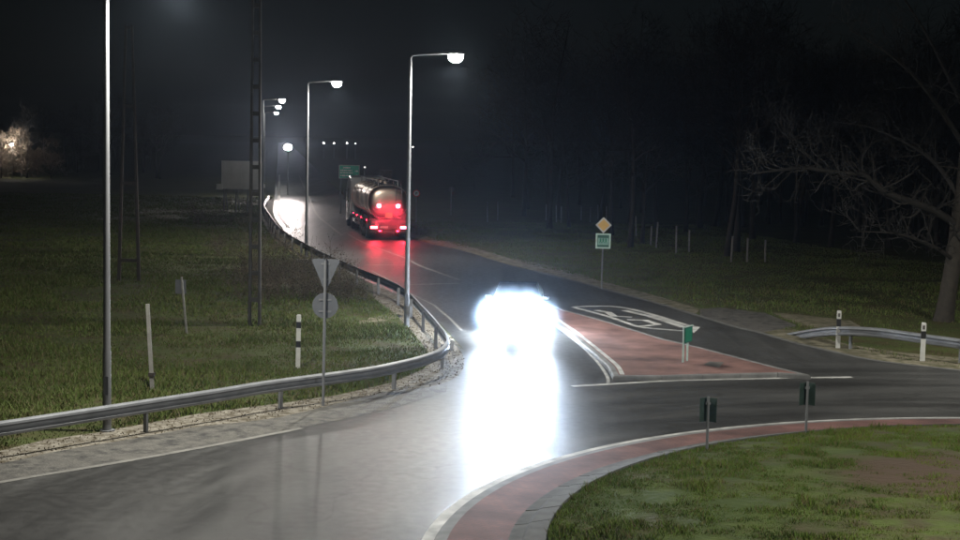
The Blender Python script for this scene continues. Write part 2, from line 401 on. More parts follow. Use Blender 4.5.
# right kerb line along the exit lane
strip('exit_edge_line', [p for p in smooth(right, 4)][:-14], .24, .014, M_KERB)
hl = [(573, 307.2), (610.5, 306.6), (640, 311.5), (680, 323.5), (696, 328)]
strip('hatch_line', smooth([P(x, y) for x, y in hl], 4), .26, .013, M_PAINT)
strip('hatch_line', smooth([P(x, y) for x, y in [(573, 307.4), (602, 315), (622, 321.5), (639, 327), (660, 329.3), (683, 331.2)]], 4), .20, .0125, M_PAINT)
flat('hatch_arrow', [P(x, y) for x, y in [(691, 325.5), (700, 327.5), (694, 333.5), (690, 331)]], .0134, M_PAINT)
for pp in ([(596, 310.5), (608, 312.5), (614, 316.5), (632, 317.5)], [(627, 320.0), (645, 320.5), (658, 324.6), (641, 326.6)], [(624, 310.6), (650, 316.6), (667, 322), (684, 327.6)]):
    strip('hatch_stripe', [P(x, y) for x, y in pp], .30, .0130, M_PAINT)
give_way = [(852, 377.6), (777, 378.6), (700, 380.3), (666, 381.2), (608, 384.6), (572, 386.6)]
strip('give_way_line', [P(x, y) for x, y in give_way], .22, .013, M_PAINT)

# splitter island -------------------------------------------------------
isl_px = [(619, 375.2), (614, 366), (602.6, 356), (588, 344), (574, 333), (560, 323), (540, 309), (524, 298), (530, 296), (563, 310.5), (607, 322.5), (660, 339), (696, 347.3), (729, 356), (777, 368.5), (800, 373.8), (777, 372.3), (700, 374), (660, 375.2)]
isl = [P(x, y, .13) for x, y in isl_px]
def offset_poly(pts, d):
    n = len(pts); area = sum(pts[i].x * pts[(i + 1) % n].y - pts[(i + 1) % n].x * pts[i].y for i in range(n)); sg = 1 if area > 0 else -1
    out = []
    for i in range(n):
        a, b, c = pts[i - 1], pts[i], pts[(i + 1) % n]
        t1 = (b - a).normalized(); t2 = (c - b).normalized(); n1 = Vector((t1.y, -t1.x, 0)) * sg; n2 = Vector((t2.y, -t2.x, 0)) * sg
        m = (n1 + n2); m = m.normalized() if m.length > .3 else n1
        out.append(b + m * d / max(.5, m.dot(n1)))
    return out
island = flat('traffic_island', isl, .128, M_BRICK2)
outer = offset_poly(isl, .17)
per = isl + [isl[0]]
k_root = bpy.data.objects.new('island_kerb', None); COL.objects.link(k_root); k_root['kind'] = 'structure'
for i in range(len(isl)):
    a, b = isl[i], isl[(i + 1) % len(isl)]; oa, ob = outer[i], outer[(i + 1) % len(isl)]
    L = (b - a).length; n = max(1, round(L / 1.0))
    white = i in (0, 1, 2, 3, 4, 5)
    for j in range(n):
        f0 = j / n + .006 / L; f1 = (j + 1) / n - .006 / L
        q = [a.lerp(b, f0), a.lerp(b, f1), oa.lerp(ob, f1), oa.lerp(ob, f0)]
        top = [Vector((p.x, p.y, .134 + random.uniform(-.003, .003))) for p in q]
        mid_ = [v.copy() for v in top]
        for v in (2, 3): mid_[v].z = .10
        bot = [Vector((p.x, p.y, -.02)) for p in q]
        top[2] = top[2].lerp(top[1], .18); top[3] = top[3].lerp(top[0], .18)
        mb = MB(); mb.add(bot + mid_ + top, [(3, 2, 1, 0), (8, 9, 10, 11), (0, 1, 5, 4), (1, 2, 6, 5), (2, 3, 7, 6), (3, 0, 4, 7), (4, 5, 9, 8), (5, 6, 10, 9), (6, 7, 11, 10), (7, 4, 8, 11)])
        mb.build('kerb_stone', M_KERBD, k_root)
strip('kerb_line', smooth([p for p in offset_poly(isl, -.10)[:8]], 4), .13, .137, M_PAINT)
strip('entry_edge_line', smooth([P(x, y) for x, y in [(608, 384), (607, 376.5), (597, 362), (578.5, 344), (560, 329), (545, 318)]], 4), .09, .013, M_PAINT)
flat('cover_plate', [P(x, y, .135) for x, y in [(703, 364.5), (710, 361.3), (724, 362.2), (719, 367.6)]], .135, M_SHOULDER)

# roundabout apron, kerb and island turf ---------------------------------
ring('ring_edge_line', RW - .20, RW, .012, .012, M_PAINT)
ring('apron_edge_kerb', RW - .42, RW - .22, .05, .035, M_KERBD)
ring('red_apron', RA, RW - .42, .085, .05, M_BRICK)
kr = bpy.data.objects.new('roundabout_kerb', None); COL.objects.link(kr); kr['kind'] = 'structure'; kr.location = (CX, CY, 0)
nst = 76; da = 2 * PI / nst
prof = [(RA, -.05), (RA, .10), (RA - .22, .13), (RA - .27, .16), (RK, .235), (RK, -.05)]
mb = MB(); secs = []
for t in (.012, .34, .66, .988):
    a = da * t; secs.append([Vector((r * math.cos(a), r * math.sin(a), z)) for r, z in prof])
mb.loft(secs); st0 = mb.build('kerb_stone', M_KERB, kr)
for i in range(1, nst):
    c = st0.copy(); COL.objects.link(c); c.parent = kr; c.rotation_euler = (0, 0, da * i); c.location.z = random.uniform(-.006, .004)
# turf mound
mb = MB(); vs = []; nr, na = 14, 120
def mound_z(r): return .21 + .55 * (1 - (r / RK) ** 2)
for i in range(nr + 1):
    r = RK * (1 - i / nr) if i else RK - .005
    for k in range(na):
        a = 2 * PI * k / na; vs.append((CX + r * math.cos(a), CY + r * math.sin(a), mound_z(r) + (random.uniform(-.02, .02) if i else -.02)))
mb.add(vs, [(i * na + k, i * na + (k + 1) % na, (i + 1) * na + (k + 1) % na, (i + 1) * na + k) for i in range(nr) for k in range(na)])
mound = mb.build('island_turf', M_ISLG, None, smooth=True); struct(mound)

# ------------------------------------------------------------------ grass (stuff)
def grass_mat(name, base, tip, dry):
    m = bpy.data.materials.new(name); m.use_nodes = True; n, l, b = nodes_of(m)
    geo = n.new('ShaderNodeNewGeometry')
    nz = n.new('ShaderNodeTexNoise'); nz.inputs['Scale'].default_value = .55; nz.inputs['Detail'].default_value = 5; l.new(geo.outputs['Position'], nz.inputs['Vector'])
    r1 = n.new('ShaderNodeMapRange'); r1.inputs[1].default_value = .4; r1.inputs[2].default_value = .65; l.new(nz.outputs[0], r1.inputs[0])
    mx = n.new('ShaderNodeMix'); mx.data_type = 'RGBA'; mx.inputs[6].default_value = (*base, 1); mx.inputs[7].default_value = (*tip, 1); l.new(r1.outputs[0], mx.inputs[0])
    rp = n.new('ShaderNodeMath'); rp.operation = 'GREATER_THAN'; rp.inputs[1].default_value = .72; l.new(geo.outputs['Random Per Island'], rp.inputs[0])
    m2 = n.new('ShaderNodeMix'); m2.data_type = 'RGBA'; l.new(rp.outputs[0], m2.inputs[0]); l.new(mx.outputs[2], m2.inputs[6]); m2.inputs[7].default_value = (*dry, 1)
    l.new(m2.outputs[2], b.inputs['Base Color']); b.inputs['Roughness'].default_value = .7; b.inputs['Specular IOR Level'].default_value = .25
    return m
M_GR_I = grass_mat('island grass blades', (.070, .128, .014), (.135, .20, .022), (.15, .115, .05))
M_GR_F = grass_mat('field grass blades', (.060, .090, .018), (.092, .125, .027), (.105, .09, .04))

def value_noise(x, y, s, seed=0):
    r = np.random.default_rng(seed); g = r.random((256, 256))
    fx = x / s; fy = y / s; ix = np.floor(fx).astype(int); iy = np.floor(fy).astype(int); tx = fx - ix; ty = fy - iy
    tx = tx * tx * (3 - 2 * tx); ty = ty * ty * (3 - 2 * ty)
    q = lambda a, b: g[a % 256, b % 256]
    return (q(ix, iy) * (1 - tx) + q(ix + 1, iy) * tx) * (1 - ty) + (q(ix, iy + 1) * (1 - tx) + q(ix + 1, iy + 1) * tx) * ty

def blades(name, x, y, z, h, w, m):
    n = len(x); a = rng.uniform(0, 2 * PI, n); ln = rng.uniform(.2, 1.0, n); d = rng.uniform(0, 2 * PI, n)
    co = np.empty((n, 3, 3), np.float32)
    co[:, 0] = np.c_[x - np.cos(a) * w, y - np.sin(a) * w, z - .01]; co[:, 1] = np.c_[x + np.cos(a) * w, y + np.sin(a) * w, z - .01]
    co[:, 2] = np.c_[x + np.cos(d) * h * ln, y + np.sin(d) * h * ln, z + h]
    me = bpy.data.meshes.new(name); me.vertices.add(3 * n); me.loops.add(3 * n); me.polygons.add(n)
    me.vertices.foreach_set('co', co.ravel()); me.loops.foreach_set('vertex_index', np.arange(3 * n, dtype=np.int32))
    me.polygons.foreach_set('loop_start', np.arange(0, 3 * n, 3, dtype=np.int32)); me.update(); me.validate()
    me.materials.append(m); o = bpy.data.objects.new(name, me); COL.objects.link(o); o['kind'] = 'stuff'; return o

def inside(px, py, poly):
    c = np.zeros(len(px), bool); n = len(poly)
    for i in range(n):
        x1, y1 = poly[i][0], poly[i][1]; x2, y2 = poly[i - 1][0], poly[i - 1][1]
        if y1 == y2: continue
        c ^= ((y1 > py) != (y2 > py)) & (px < (x2 - x1) * (py - y1) / (y2 - y1) + x1)
    return c

# island blades: only the part that can be looked at from the road side
n = 520000
r = RK * np.sqrt(rng.random(n)); a = rng.uniform(0, 2 * PI, n); gx = CX + r * np.cos(a); gy = CY + r * np.sin(a)
nz = .45 * value_noise(gx, gy, .8, 1) + .55 * value_noise(gx, gy, .22, 2)
dirt = value_noise(gx, gy, 2.6, 3) * .7 + value_noise(gx, gy, .8, 4) * .3 + .34 * np.clip((2.9 - np.hypot(gx - 8.6, gy - 27.6)) / 1.2, 0, 1)
keep = (rng.random(n) < np.clip(1.5 - 2.2 * (dirt - .38), .10, 1)) & (r < RK - .02) & (gy > 18)
gx, gy, r, nz, dirt = gx[keep], gy[keep], r[keep], nz[keep], dirt[keep]
h = (.015 + .20 * nz ** 3) * rng.uniform(.5, 1.3, len(gx)) * np.clip(1.5 - dirt, .4, 1)
blades('island_grass', gx, gy, mound_z(r) - .01, h, .006 + .006 * rng.random(len(gx)), M_GR_I)

# field to the left of the rail and the verge to the right of the road
lawn = [P(-40, 470), *[Vector((p.x, p.y, 0)) for p in gt[::-1][1:-9]], *[Vector((p.x - .4, p.y, 0)) for p in rail_s if p.y > 55], Vector((-26, 230, 0)), Vector((-90, 230, 0)), Vector((-26, 30, 0))]
n = 600000
t = rng.random(n) ** 1.6; gy = 27 + 130 * t; gx = -gy * .34 + rng.random(n) * (gy * .34 + 4)
k = inside(gx, gy, lawn) & ~inside(gx, gy, [(p.x, p.y) for p in near] + [(p.x, p.y) for p in gt]) & ~inside(gx, gy, [(p.x, p.y) for p in asph])
gx, gy = gx[k], gy[k]
tuft = value_noise(gx, gy, 3.0, 8) * .6 + value_noise(gx, gy, .9, 9) * .4
k = rng.random(len(gx)) < np.clip(tuft * 1.7 - .15, .15, 1); gx, gy, tuft = gx[k], gy[k], tuft[k]
h = (.05 + .20 * tuft ** 2) * rng.uniform(.5, 1.3, len(gx)); wd = .008 + gy * .00022
blades('field_grass', gx, gy, 0 * gx, h, wd, M_GR_F)
n = 260000
gx = rng.uniform(-6, 36, n); gy = rng.uniform(36, 120, n)
bound = [(p.x, p.y) for p in right_edge if p.y < 140]
xr = np.interp(gy, [b[1] for b in bound][::1], [b[0] for b in bound]) if False else None
rp = sorted([(b[1], b[0]) for b in bound]); ry = np.array([q[0] for q in rp]); rx = np.array([q[1] for q in rp])
edge = np.interp(gy, ry, rx)
off = gx - edge
k = (off > 1.2) & (off < 26) & (np.abs(gx) < gy * .34 + 2)
for poly in ([(700, 317), (737, 327.5), (760, 333), (798, 326), (765, 313), (720, 307.5), (700, 309)], [(770, 312), (802, 315), (850, 320.5), (862, 327), (830, 330), (800, 325)]):
    k &= ~inside(gx, gy, [(P(*q).x, P(*q).y) for q in poly])
gx, gy = gx[k], gy[k]
tuft = value_noise(gx, gy, 2.4, 18) * .6 + value_noise(gx, gy, .8, 19) * .4
k = rng.random(len(gx)) < np.clip(tuft * 1.7 - .2, .1, 1); gx, gy, tuft = gx[k], gy[k], tuft[k]
blades('verge_grass', gx, gy, 0 * gx, (.04 + .16 * tuft ** 2) * rng.uniform(.5, 1.3, len(gx)), .008 + gy * .0002, M_GR_F)

# dry leaves and twigs lying on the gravel
n = 2600; i0 = rng.integers(0, len(gt) - 10, n)
gpts = []
bx = [p.x for p in gt] + [p.x for p in near]; by = [p.y for p in gt] + [p.y for p in near]
lx = rng.uniform(-17, 0, 24000); ly = rng.uniform(26, 60, 24000)
k = inside(lx, ly, [(p.x, p.y) for p in near] + [(p.x, p.y) for p in gt]); lx, ly = lx[k][:5200], ly[k][:5200]
M_LITTER = grass_mat('dry litter', (.08, .06, .035), (.14, .11, .07), (.05, .035, .02))
blades('dry_litter', lx, ly, 0 * lx + .015, .01 + .025 * rng.random(len(lx)), .012 + .014 * rng.random(len(lx)), M_LITTER)

# ------------------------------------------------------------------ guard rails
WPROF = [(-.015, -.155), (.065, -.12), (.075, -.075), (.0, -.03), (0, .03), (.075, .075), (.065, .12), (-.015, .155)]   # depth, height
def guard_rail(name, label, pts, side, post_every, zt, group=None, start=0.0):
    pts = [Vector(p) for p in pts]; ns = normals2(pts); root = thing(name, label, 'guard rail', (pts[0].x, pts[0].y, 0), 0, group); o0 = Vector((pts[0].x, pts[0].y, 0))
    def section(i):
        p, n_ = pts[i], ns[i] * side
        out = []
        for d, h_ in WPROF: out.append(p - o0 + n_ * d + Vector((0, 0, h_)))
        for d, h_ in WPROF[::-1]: out.append(p - o0 + n_ * (d - .006) + Vector((0, 0, h_)))
        return out
    # beams of about 4 m, lapped
    acc = 0; s0 = 0; cum = [0]
    for i in range(1, len(pts)): cum.append(cum[-1] + (pts[i] - pts[i - 1]).length)
    i = 0
    while i < len(pts) - 1:
        j = i + 1
        while j < len(pts) - 1 and cum[j] - cum[i] < 4.0: j += 1
        mb = MB(); mb.loft([section(k) for k in range(i, j + 1)]); mb.build('beam', M_GALV, root, smooth=True, angle=50)
        i = j
    pm = None; d = start
    while d < cum[-1]:
        k = max(q for q in range(len(cum)) if cum[q] <= d); f = (d - cum[k]) / max(1e-6, (cum[min(k + 1, len(cum) - 1)] - cum[k])) if k < len(cum) - 1 else 0
        p = pts[k].lerp(pts[min(k + 1, len(pts) - 1)], f); n_ = ns[k] * side
        if pm is None:
            mb = MB(); mb.prism([(-.05, -.3), (.05, -.3), (.05, zt), (-.05, zt)], -.03, .03); pm = mb.mesh('post'); pm.materials.append(M_POLE)
        o = bpy.data.objects.new('post', pm); COL.objects.link(o); o.parent = root; o.location = p - o0 - n_ * .10; o.location.z = -.0
        o.rotation_euler = (0, 0, math.atan2(n_.y, n_.x)); o.location.z = p.z - zt + .1 if p.z < RAIL_Z - .1 else 0
        d += post_every
    return root
cum0 = 0
guard_rail('guard_rail', 'galvanised steel guard rail curving along the gravel verge and up beside the road', rail_s, -1, 4.05, .68, start=.9)
rr_px = [(784, 338.5, -.18), (802, 335.0, .08), (820, 332.4, .36), (841, 331.0, .56), (880, 333, .58), (920, 338.5, .58), (960, 344, .58), (1030, 354, .58)]
rr = smooth([P(x, y, z) for x, y, z in rr_px], 4)
guard_rail('guard_rail', 'short galvanised guard rail ramped down into the grass beside two striped marker posts', rr, -1, 3.9, .66, start=4.2)
# pale plate added for the headlight glint on the bend of the rail
mb = MB(); pr = P(448.5, 345, .60); mb.box((0, 0, 0), (.12, .03, .30)); ob = mb.build('rail_glint_plate', mat('headlight glint plate', (.85, .87, .9), .25, metal=.6), bevel=.008)
ob.location = pr + Vector((.10, -.06, 0)); ob.rotation_euler = (0, math.radians(14), math.radians(35)); tag(ob, 'white plate added for the headlight glint on the sharp bend of the guard rail', 'reflector')

# ------------------------------------------------------------------ street lamps
def light_spot(name, power, col, angle, blend, r, parent, loc, rot=(0, 0, 0)):
    d = bpy.data.lights.new(name, 'SPOT'); d.energy = power; d.color = col; d.spot_size = math.radians(angle); d.spot_blend = blend; d.shadow_soft_size = r
    o = bpy.data.objects.new(name, d); COL.objects.link(o); o.parent = parent; o.location = loc; o.rotation_euler = rot; return o

def make_lamp(label):
    t = thing('street_lamp', label, 'street lamp', group='street lamps along the road')
    MB().tube([(0, 0, -.1), (0, 0, .03)], .17, 12).build('base_plate', M_POLE, t)
    MB().tube([(0, 0, .03), (0, 0, 1.6), (0, 0, 1.7), (0, 0, 9.05)], [.095, .09, .078, .052], 14).build('pole', M_POLE, t, smooth=True)
    dmb = MB(); dmb.box((0, -.086, .95), (.10, .02, .38)); dmb.build('service_door', M_SIGNB, t)
    mb = MB(); mb.tube([(0, 0, 8.75), (0, 0, 9.12), (.06, 0, 9.2), (.25, 0, 9.23), (1.2, 0, 9.30)], [.036, .036, .034, .032, .030], 10); mb.build('arm', M_POLE, t, smooth=True)
    hd = MB(); secs = []
    for x, w, h0, h1 in ((1.12, .06, 9.275, 9.335), (1.25, .12, 9.27, 9.36), (1.5, .15, 9.268, 9.375), (1.75, .13, 9.27, 9.36), (1.84, .06, 9.28, 9.33)):
        secs.append([Vector((x, -w, h0)), Vector((x, w, h0)), Vector((x, w, h0 + .03)), Vector((x, w * .6, h1)), Vector((x, -w * .6, h1)), Vector((x, -w, h0 + .03))])
    hd.loft(secs); ho = hd.build('lamp_head', M_SIGNB, t, smooth=True)
    ln = MB(); ln.loft([[Vector((1.52 + .24 * q * math.cos(a), .15 * q * math.sin(a), z)) for a in [2 * PI * k / 18 for k in range(18)]] for q, z in ((.9, 9.268), (1.0, 9.24), (1.0, 9.15), (.82, 9.06), (.45, 9.0))]); ln.build('lamp_lens', M_LENS, ho, smooth=True)
    light_spot('lamp_light', LAMP_W, (1.0, .97, .88), 176, .38, .12, t, (1.52, 0, 8.97))
    return t
lamp0 = make_lamp('tall steel street lamp rising through the frame top beside the near guard rail')
b1 = P(107, 431); lamp0.location = b1; lamp0.scale = (1, 1, 1.06)
lamp_rest = [(406.5, 327, 0, 'tall steel street lamp with the largest glowing head, at the bend of the guard rail'),
             (306.3, 257, 0, 'steel street lamp with glowing head, midway up the guard rail beside the road'),
             (262.5, 213, .0, 'steel street lamp before the big board at the far end of the guard rail')]
for x, y, rz, lb in lamp_rest: lamp4 = dup(lamp0, P(x, y), rz, lb)
p5 = A(267, 150, 158); p6 = A(266, 150, 205)
far1 = dup(lamp0, (p5.x - .4, p5.y, 0), 0, 'distant street lamp glowing just above another one, beyond the big board')
far2 = dup(lamp0, (p6.x - .2, p6.y, 0), 0, 'farthest street lamp, its small glow lowest of the cluster beyond the board')
for f_ in (far1, far2):
    for ch in f_.children:
        if ch.type == 'LIGHT': ch.data = ch.data.copy(); ch.data.energy = LAMP_W * .08
for ch in lamp4.children:
    if ch.type == 'LIGHT': ch.data = ch.data.copy(); ch.data.energy = LAMP_W * .10
# the roundabout's own columns, standing beyond the frame
dup(lamp0, (20.8, 42.5, 0), PI * 1.1, 'street lamp on the outer edge of the roundabout')
dup(lamp0, (12.0, 19.5, .55), 2.2, 'street lamp rising from the middle of the roundabout island')

# concrete foot of the middle lamp
fp = P(306, 262); mb = MB(); mb.box((0, 0, .1), (1.0, .35, .22)); o = mb.build('concrete_footing', M_CONCP, bevel=.03); o.location = P(306, 263.5); tag(o, 'low pale concrete footing at the foot of the lamp beside the weeds', 'footing')

# ------------------------------------------------------------------ signs and posts
def sign_backs():
    base = P(323, 406); t = thing('road_sign', 'grey back of a give way triangle over a round sign on one pole', 'road sign', base)
    MB().tube([(0, 0, -.2), (0, 0, 3.52)], .034, 12).build('pole', M_POLE, t, smooth=True)
    s = .335; tri = [(-s, 3.52), (s, 3.52), (0, 2.82)]
    mb = MB(); mb.prism([(-s, 3.50), (-s + .04, 3.54), (s - .04, 3.54), (s, 3.50), (.03, 2.80), (-.03, 2.80)], .045, .057); pl = mb.build('triangle_plate', M_SIGNB, t)
    for z in (3.42, 3.05):
        m2 = MB(); m2.box((0, .038, z), (.22 if z > 3.2 else .14, .012, .04)); m2.build('bracket', M_POLE, pl)
    mb = MB(); mb.disc((0, .05, 2.42), (0, 1, 0), .31, .012, 32); pl = mb.build('round_plate', M_SIGNB, t)
    for z in (2.56, 2.28):
        m2 = MB(); m2.box((0, .038, z), (.30, .012, .04)); m2.build('bracket', M_POLE, pl)
    mb = MB(); mb.tube([(0, 0, 3.52), (0, 0, 3.55)], .036, 12); mb.build('pole_cap', M_BLACK, t)
    t.rotation_euler = (0, math.radians(.4), math.radians(-4))
sign_backs()

def priority_sign():
    base = P(601.5, 289); t = thing('road_sign', 'amber priority diamond above a square green information sign on a pole', 'road sign', base)
    hgt = A(602, 217, base.y).z
    MB().tube([(0, 0, -.2), (0, 0, hgt - .1)], .034, 12).build('pole', M_POLE, t, smooth=True)
    k = base.y / CF
    zc = hgt - 8 * k
    def diamond(r, y0, y1):
        mb = MB(); mb.prism([(0, zc - r), (r, zc), (0, zc + r), (-r, zc)], y0, y1); return mb
    pl = diamond(8.2 * k, -.055, -.045).build('diamond_plate', M_WHITE, t, bevel=.01)
    diamond(6.0 * k, -.060, -.0551).build('amber_face', M_YELLOW, pl)
    zs = hgt - 24.0 * k; h_ = 7.6 * k
    mb = MB(); mb.box((0, -.05, zs), (2 * h_, .012, 2 * h_)); sq = mb.build('square_plate', mat('pale mint border', (.50, .68, .60), .4), t, bevel=.004)
    mb = MB(); mb.box((0, -.059, zs), (2 * h_ * .78, .006, 2 * h_ * .80)); mb.build('green_field', mat('dark green field', (.035, .13, .10), .4), sq)
    mb = MB(); mb.box((0, -.064, zs - h_ * .05), (2 * h_ * .70, .003, 2 * h_ * .46)); mb.build('light_panel', mat('mint panel', (.22, .40, .34), .4), sq)
    for i in (-1, 0, 1):
        mb = MB(); cx = i * h_ * .36
        mb.box((cx, -.0675, zs + h_ * .08), (h_ * .17, .003, h_ * .40)); mb.box((cx, -.0675, zs + h_ * .33), (h_ * .10, .003, h_ * .09)); mb.box((cx - h_ * .10, -.0675, zs - h_ * .20), (h_ * .07, .003, h_ * .16)); mb.box((cx + h_ * .10, -.0675, zs - h_ * .20), (h_ * .07, .003, h_ * .16))
        mb.build('symbol', M_GREEN, sq)
    t.rotation_euler = (0, math.radians(.3), math.radians(3))
priority_sign()

def chevron_back(px, py, label, top):
    base = P(px, py); base.z = .2; d = math.hypot(base.x - CX, base.y - CY); base.z = mound_z(d) - .02
    t = thing('chevron_sign', label, 'road sign', base, group='folded sign backs on the island')
    k = base.y / CF; H = (py - top) * k
    MB().tube([(0, 0, -.2), (0, 0, H - .02)], .030, 10).build('post', M_POLE, t, smooth=True)
    w, h_ = .105, .50
    for s in (-1, 1):
        M = Matrix.Rotation(s * math.radians(38), 3, 'Z'); mb = MB(); mb.box((s * .09, .05, H - .05 - h_ / 2), (2 * w, .014, h_), M.inverted() if s > 0 else M.inverted()); pl = mb.build('panel', M_DARKB, t, bevel=.012)
        m2 = MB(); m2.box((s * .02, .02, H - .16), (.06, .04, .05)); m2.build('clamp', M_POLE, pl)
    return t
chevron_back(706.5, 461, 'dark folded sign back on a grey post, the nearer one on the island grass', 405)
chevron_back(805.5, 441.5, 'dark folded sign back on a grey post, the farther one beside the apron', 388)

def island_sign():
    base = P(685, 361.5, .13); t = thing('direction_sign', 'low green direction sign on two thin legs standing on the red island', 'road sign', base, math.radians(62))
    H = 1.02
    for x in (-.17, .17): MB().tube([(x, 0, -.1), (x, 0, H)], .028, 10).build('leg', mat('pale leg paint', (.42, .55, .50), .5) if x < 0 else bpy.data.materials['pale leg paint'], t, smooth=True)
    mb = MB(); mb.box((.1, -.045, H - .24), (.62, .02, .46)); pl = mb.build('panel', mat('panel green', (.012, .10, .07), .45), t, bevel=.008)
    mb = MB(); mb.box((.1, -.057, H - .24), (.54, .003, .38)); mb.build('panel_face', M_GREEN, pl)
    mb = MB(); mb.box((.1, -.05, H + .005), (.64, .05, .02)); mb.build('panel_edge', bpy.data.materials['pale leg paint'], pl)
island_sign()

def make_delineator(label, base, H, bands, w=.10, cat='marker post', group=None, name='marker_post', rot=0, tilt=0):
    t = thing(name, label, cat, base, rot, group)
    # post of stacked white and black lengths, each its own part
    z = -.1; 
    for z0, z1, m, nm in bands:
        mb = MB()
        top = .02 if z1 >= H - 1e-4 else 0
        mb.loft([[Vector((-w / 2, -w * .35, zz)), Vector((w / 2, -w * .35, zz)), Vector((w / 2 * .7, w * .35, zz)), Vector((-w / 2 * .7, w * .35, zz))] for zz in (z0, z1 - top)] +
                ([[Vector((-w / 2 * .8, -w * .2, z1)), Vector((w / 2 * .8, -w * .2, z1)), Vector((w * .25, w * .25, z1)), Vector((-w * .25, w * .25, z1))]] if top else []))
        mb.build(nm, m, t, bevel=.006)
    t.rotation_euler = (0, tilt, rot)
    return t
pb = P(298, 368); H = 1.50
make_delineator('white marker post with black bands in the grass beside the grey sign backs', pb, H, [(-.2, .58, M_WHITE, 'post'), (.58, .76, M_BLACK, 'band'), (.76, 1.12, M_WHITE, 'post'), (1.12, 1.30, M_BLACK, 'band'), (1.30, H, M_WHITE, 'post')], w=.13, tilt=.01)
for (x, y, tp, lb) in ((837.5, 348, 310, 'white delineator post with black band near the ramped end of the guard rail'), (922, 361, 322, 'white delineator post with black band at the rail nearest the big tree')):
    b = P(x, y); H = (y - tp) * b.y / CF
    d = make_delineator(lb, b, H, [(-.2, H * .58, M_WHITE, 'post'), (H * .58, H * .78, M_BLACK, 'band'), (H * .78, H, M_WHITE, 'post')], w=.15, group='delineator posts at the short rail', name='delineator_post')
    mb = MB(); mb.box((0, -.056, H * .88), (.07, .008, .12)); mb.build('reflector', M_CHROME, d)
b = P(263.5, 207); make_delineator('small white delineator post at the foot of the far lamp', b, 2.0, [(-.2, 1.7, M_CONCP, 'post'), (1.7, 2.0, M_WHITE, 'reflector')], w=.3, name='delineator_post')

def leaning_post(px, py, tx, ty, w, m, label, plate=False):
    b = P(px, py); t = A(tx, ty, b.y); o = thing('wooden_stake' if plate else 'concrete_post', label, 'post', b)
    v = t - b
    mb = MB(); mb.loft([[Vector((sx * w / 2, sy * w / 2, -.1)) for sx, sy in ((-1, -1), (1, -1), (1, 1), (-1, 1))], [v + Vector((sx * w / 2 * .9, sy * w / 2 * .9, 0)) for sx, sy in ((-1, -1), (1, -1), (1, 1), (-1, 1))]]); mb.build('post', m, o, bevel=.01)
    if plate:
        mb = MB(); mb.box(v + Vector((-.04, .06, -.32)), (.34, .02, .46)); mb.build('plate', M_SIGNB, o)
    else:
        mb = MB(); mb.box(v * .18, (w * 1.5, w * 1.5, .10)); mb.build('collar', M_WOOD, o)
leaning_post(152.5, 390, 147.5, 304, .10, M_CONCP, 'thin pale concrete post leaning in the dark grass behind the guard rail')
leaning_post(187, 334, 181.5, 277, .07, M_CONCP, 'thin leaning stake with a small grey plate at its top in the field', True)

def fence_posts():
    lst = [(487.5, 222, 202), (497.5, 220, 202), (546, 220, 204), (551, 219, 204), (556.5, 222, 205), (561, 223, 206), (567.5, 222, 206), (581, 220, 206), (590, 222, 207), (598, 219, 205), (606, 226, 206), (631, 246, 222), (636, 236, 216), (650.5, 246, 226), (656, 248, 222), (676, 254, 226), (689, 252, 230), (731, 262, 236), (747, 262, 238), (765, 262, 240)]
    for i, (x, y, tp) in enumerate(lst):
        b = P(x, y); H = (y - tp) * b.y / CF; w = .09
        mb = MB(); lean = random.uniform(-.05, .05)
        mb.loft([[Vector((sx * w / 2 + lean * zz, sy * w / 2, zz)) for sx, sy in ((-1, -1), (1, -1), (1, 1), (-1, 1))] for zz in (-.1, H * .97, H)])
        o = mb.build('fence_post', M_FENCE, bevel=.015); o.location = b
        if i < 2: tag(o, ['pale concrete fence post, first of the pair behind the sandy verge', 'pale concrete fence post, second of the pair behind the sandy verge'][i], 'fence post', 'concrete fence posts at the wood edge')
        else: tag(o, 'weathered concrete fence post standing at the dark wood edge', 'fence post', 'concrete fence posts at the wood edge')
fence_posts()

def round_sign():
    b = P(416, 222); t = thing('road_sign', 'round red ringed white sign on a pale pole just beyond the tanker', 'road sign', b); k = b.y / CF
    H = 30 * k; MB().tube([(0, 0, -.1), (0, 0, H)], .035, 8).build('pole', M_CONCP, t)
    mb = MB(); mb.disc((0, -.05, H - .1), (0, 1, 0), 3.6 * k, .02, 24); pl = mb.build('round_plate', mat('red ring', (.55, .03, .03), .4), t)
    mb = MB(); mb.disc((0, -.064, H - .1), (0, 1, 0), 2.7 * k, .006, 24); f = mb.build('white_face', M_WHITE, pl)
    mb = MB(); mb.box((-.03, -.069, H - .1), (.05, .004, .2)); mb.box((.05, -.069, H - .06), (.05, .004, .12)); mb.build('symbol', M_BLACK, pl)
    b = P(451, 215); t = thing('road_sign', 'grey back of a small round sign on a pole at the verge', 'road sign', b); k = b.y / CF; H = 27 * k
    MB().tube([(0, 0, -.1), (0, 0, H)], .05, 8).build('pole', M_CONCP, t)
    mb = MB(); mb.disc((0, .06, H - .12), (0, 1, 0), 2.8 * k, .02, 24); mb.build('round_plate', M_SIGNB, t)
round_sign()

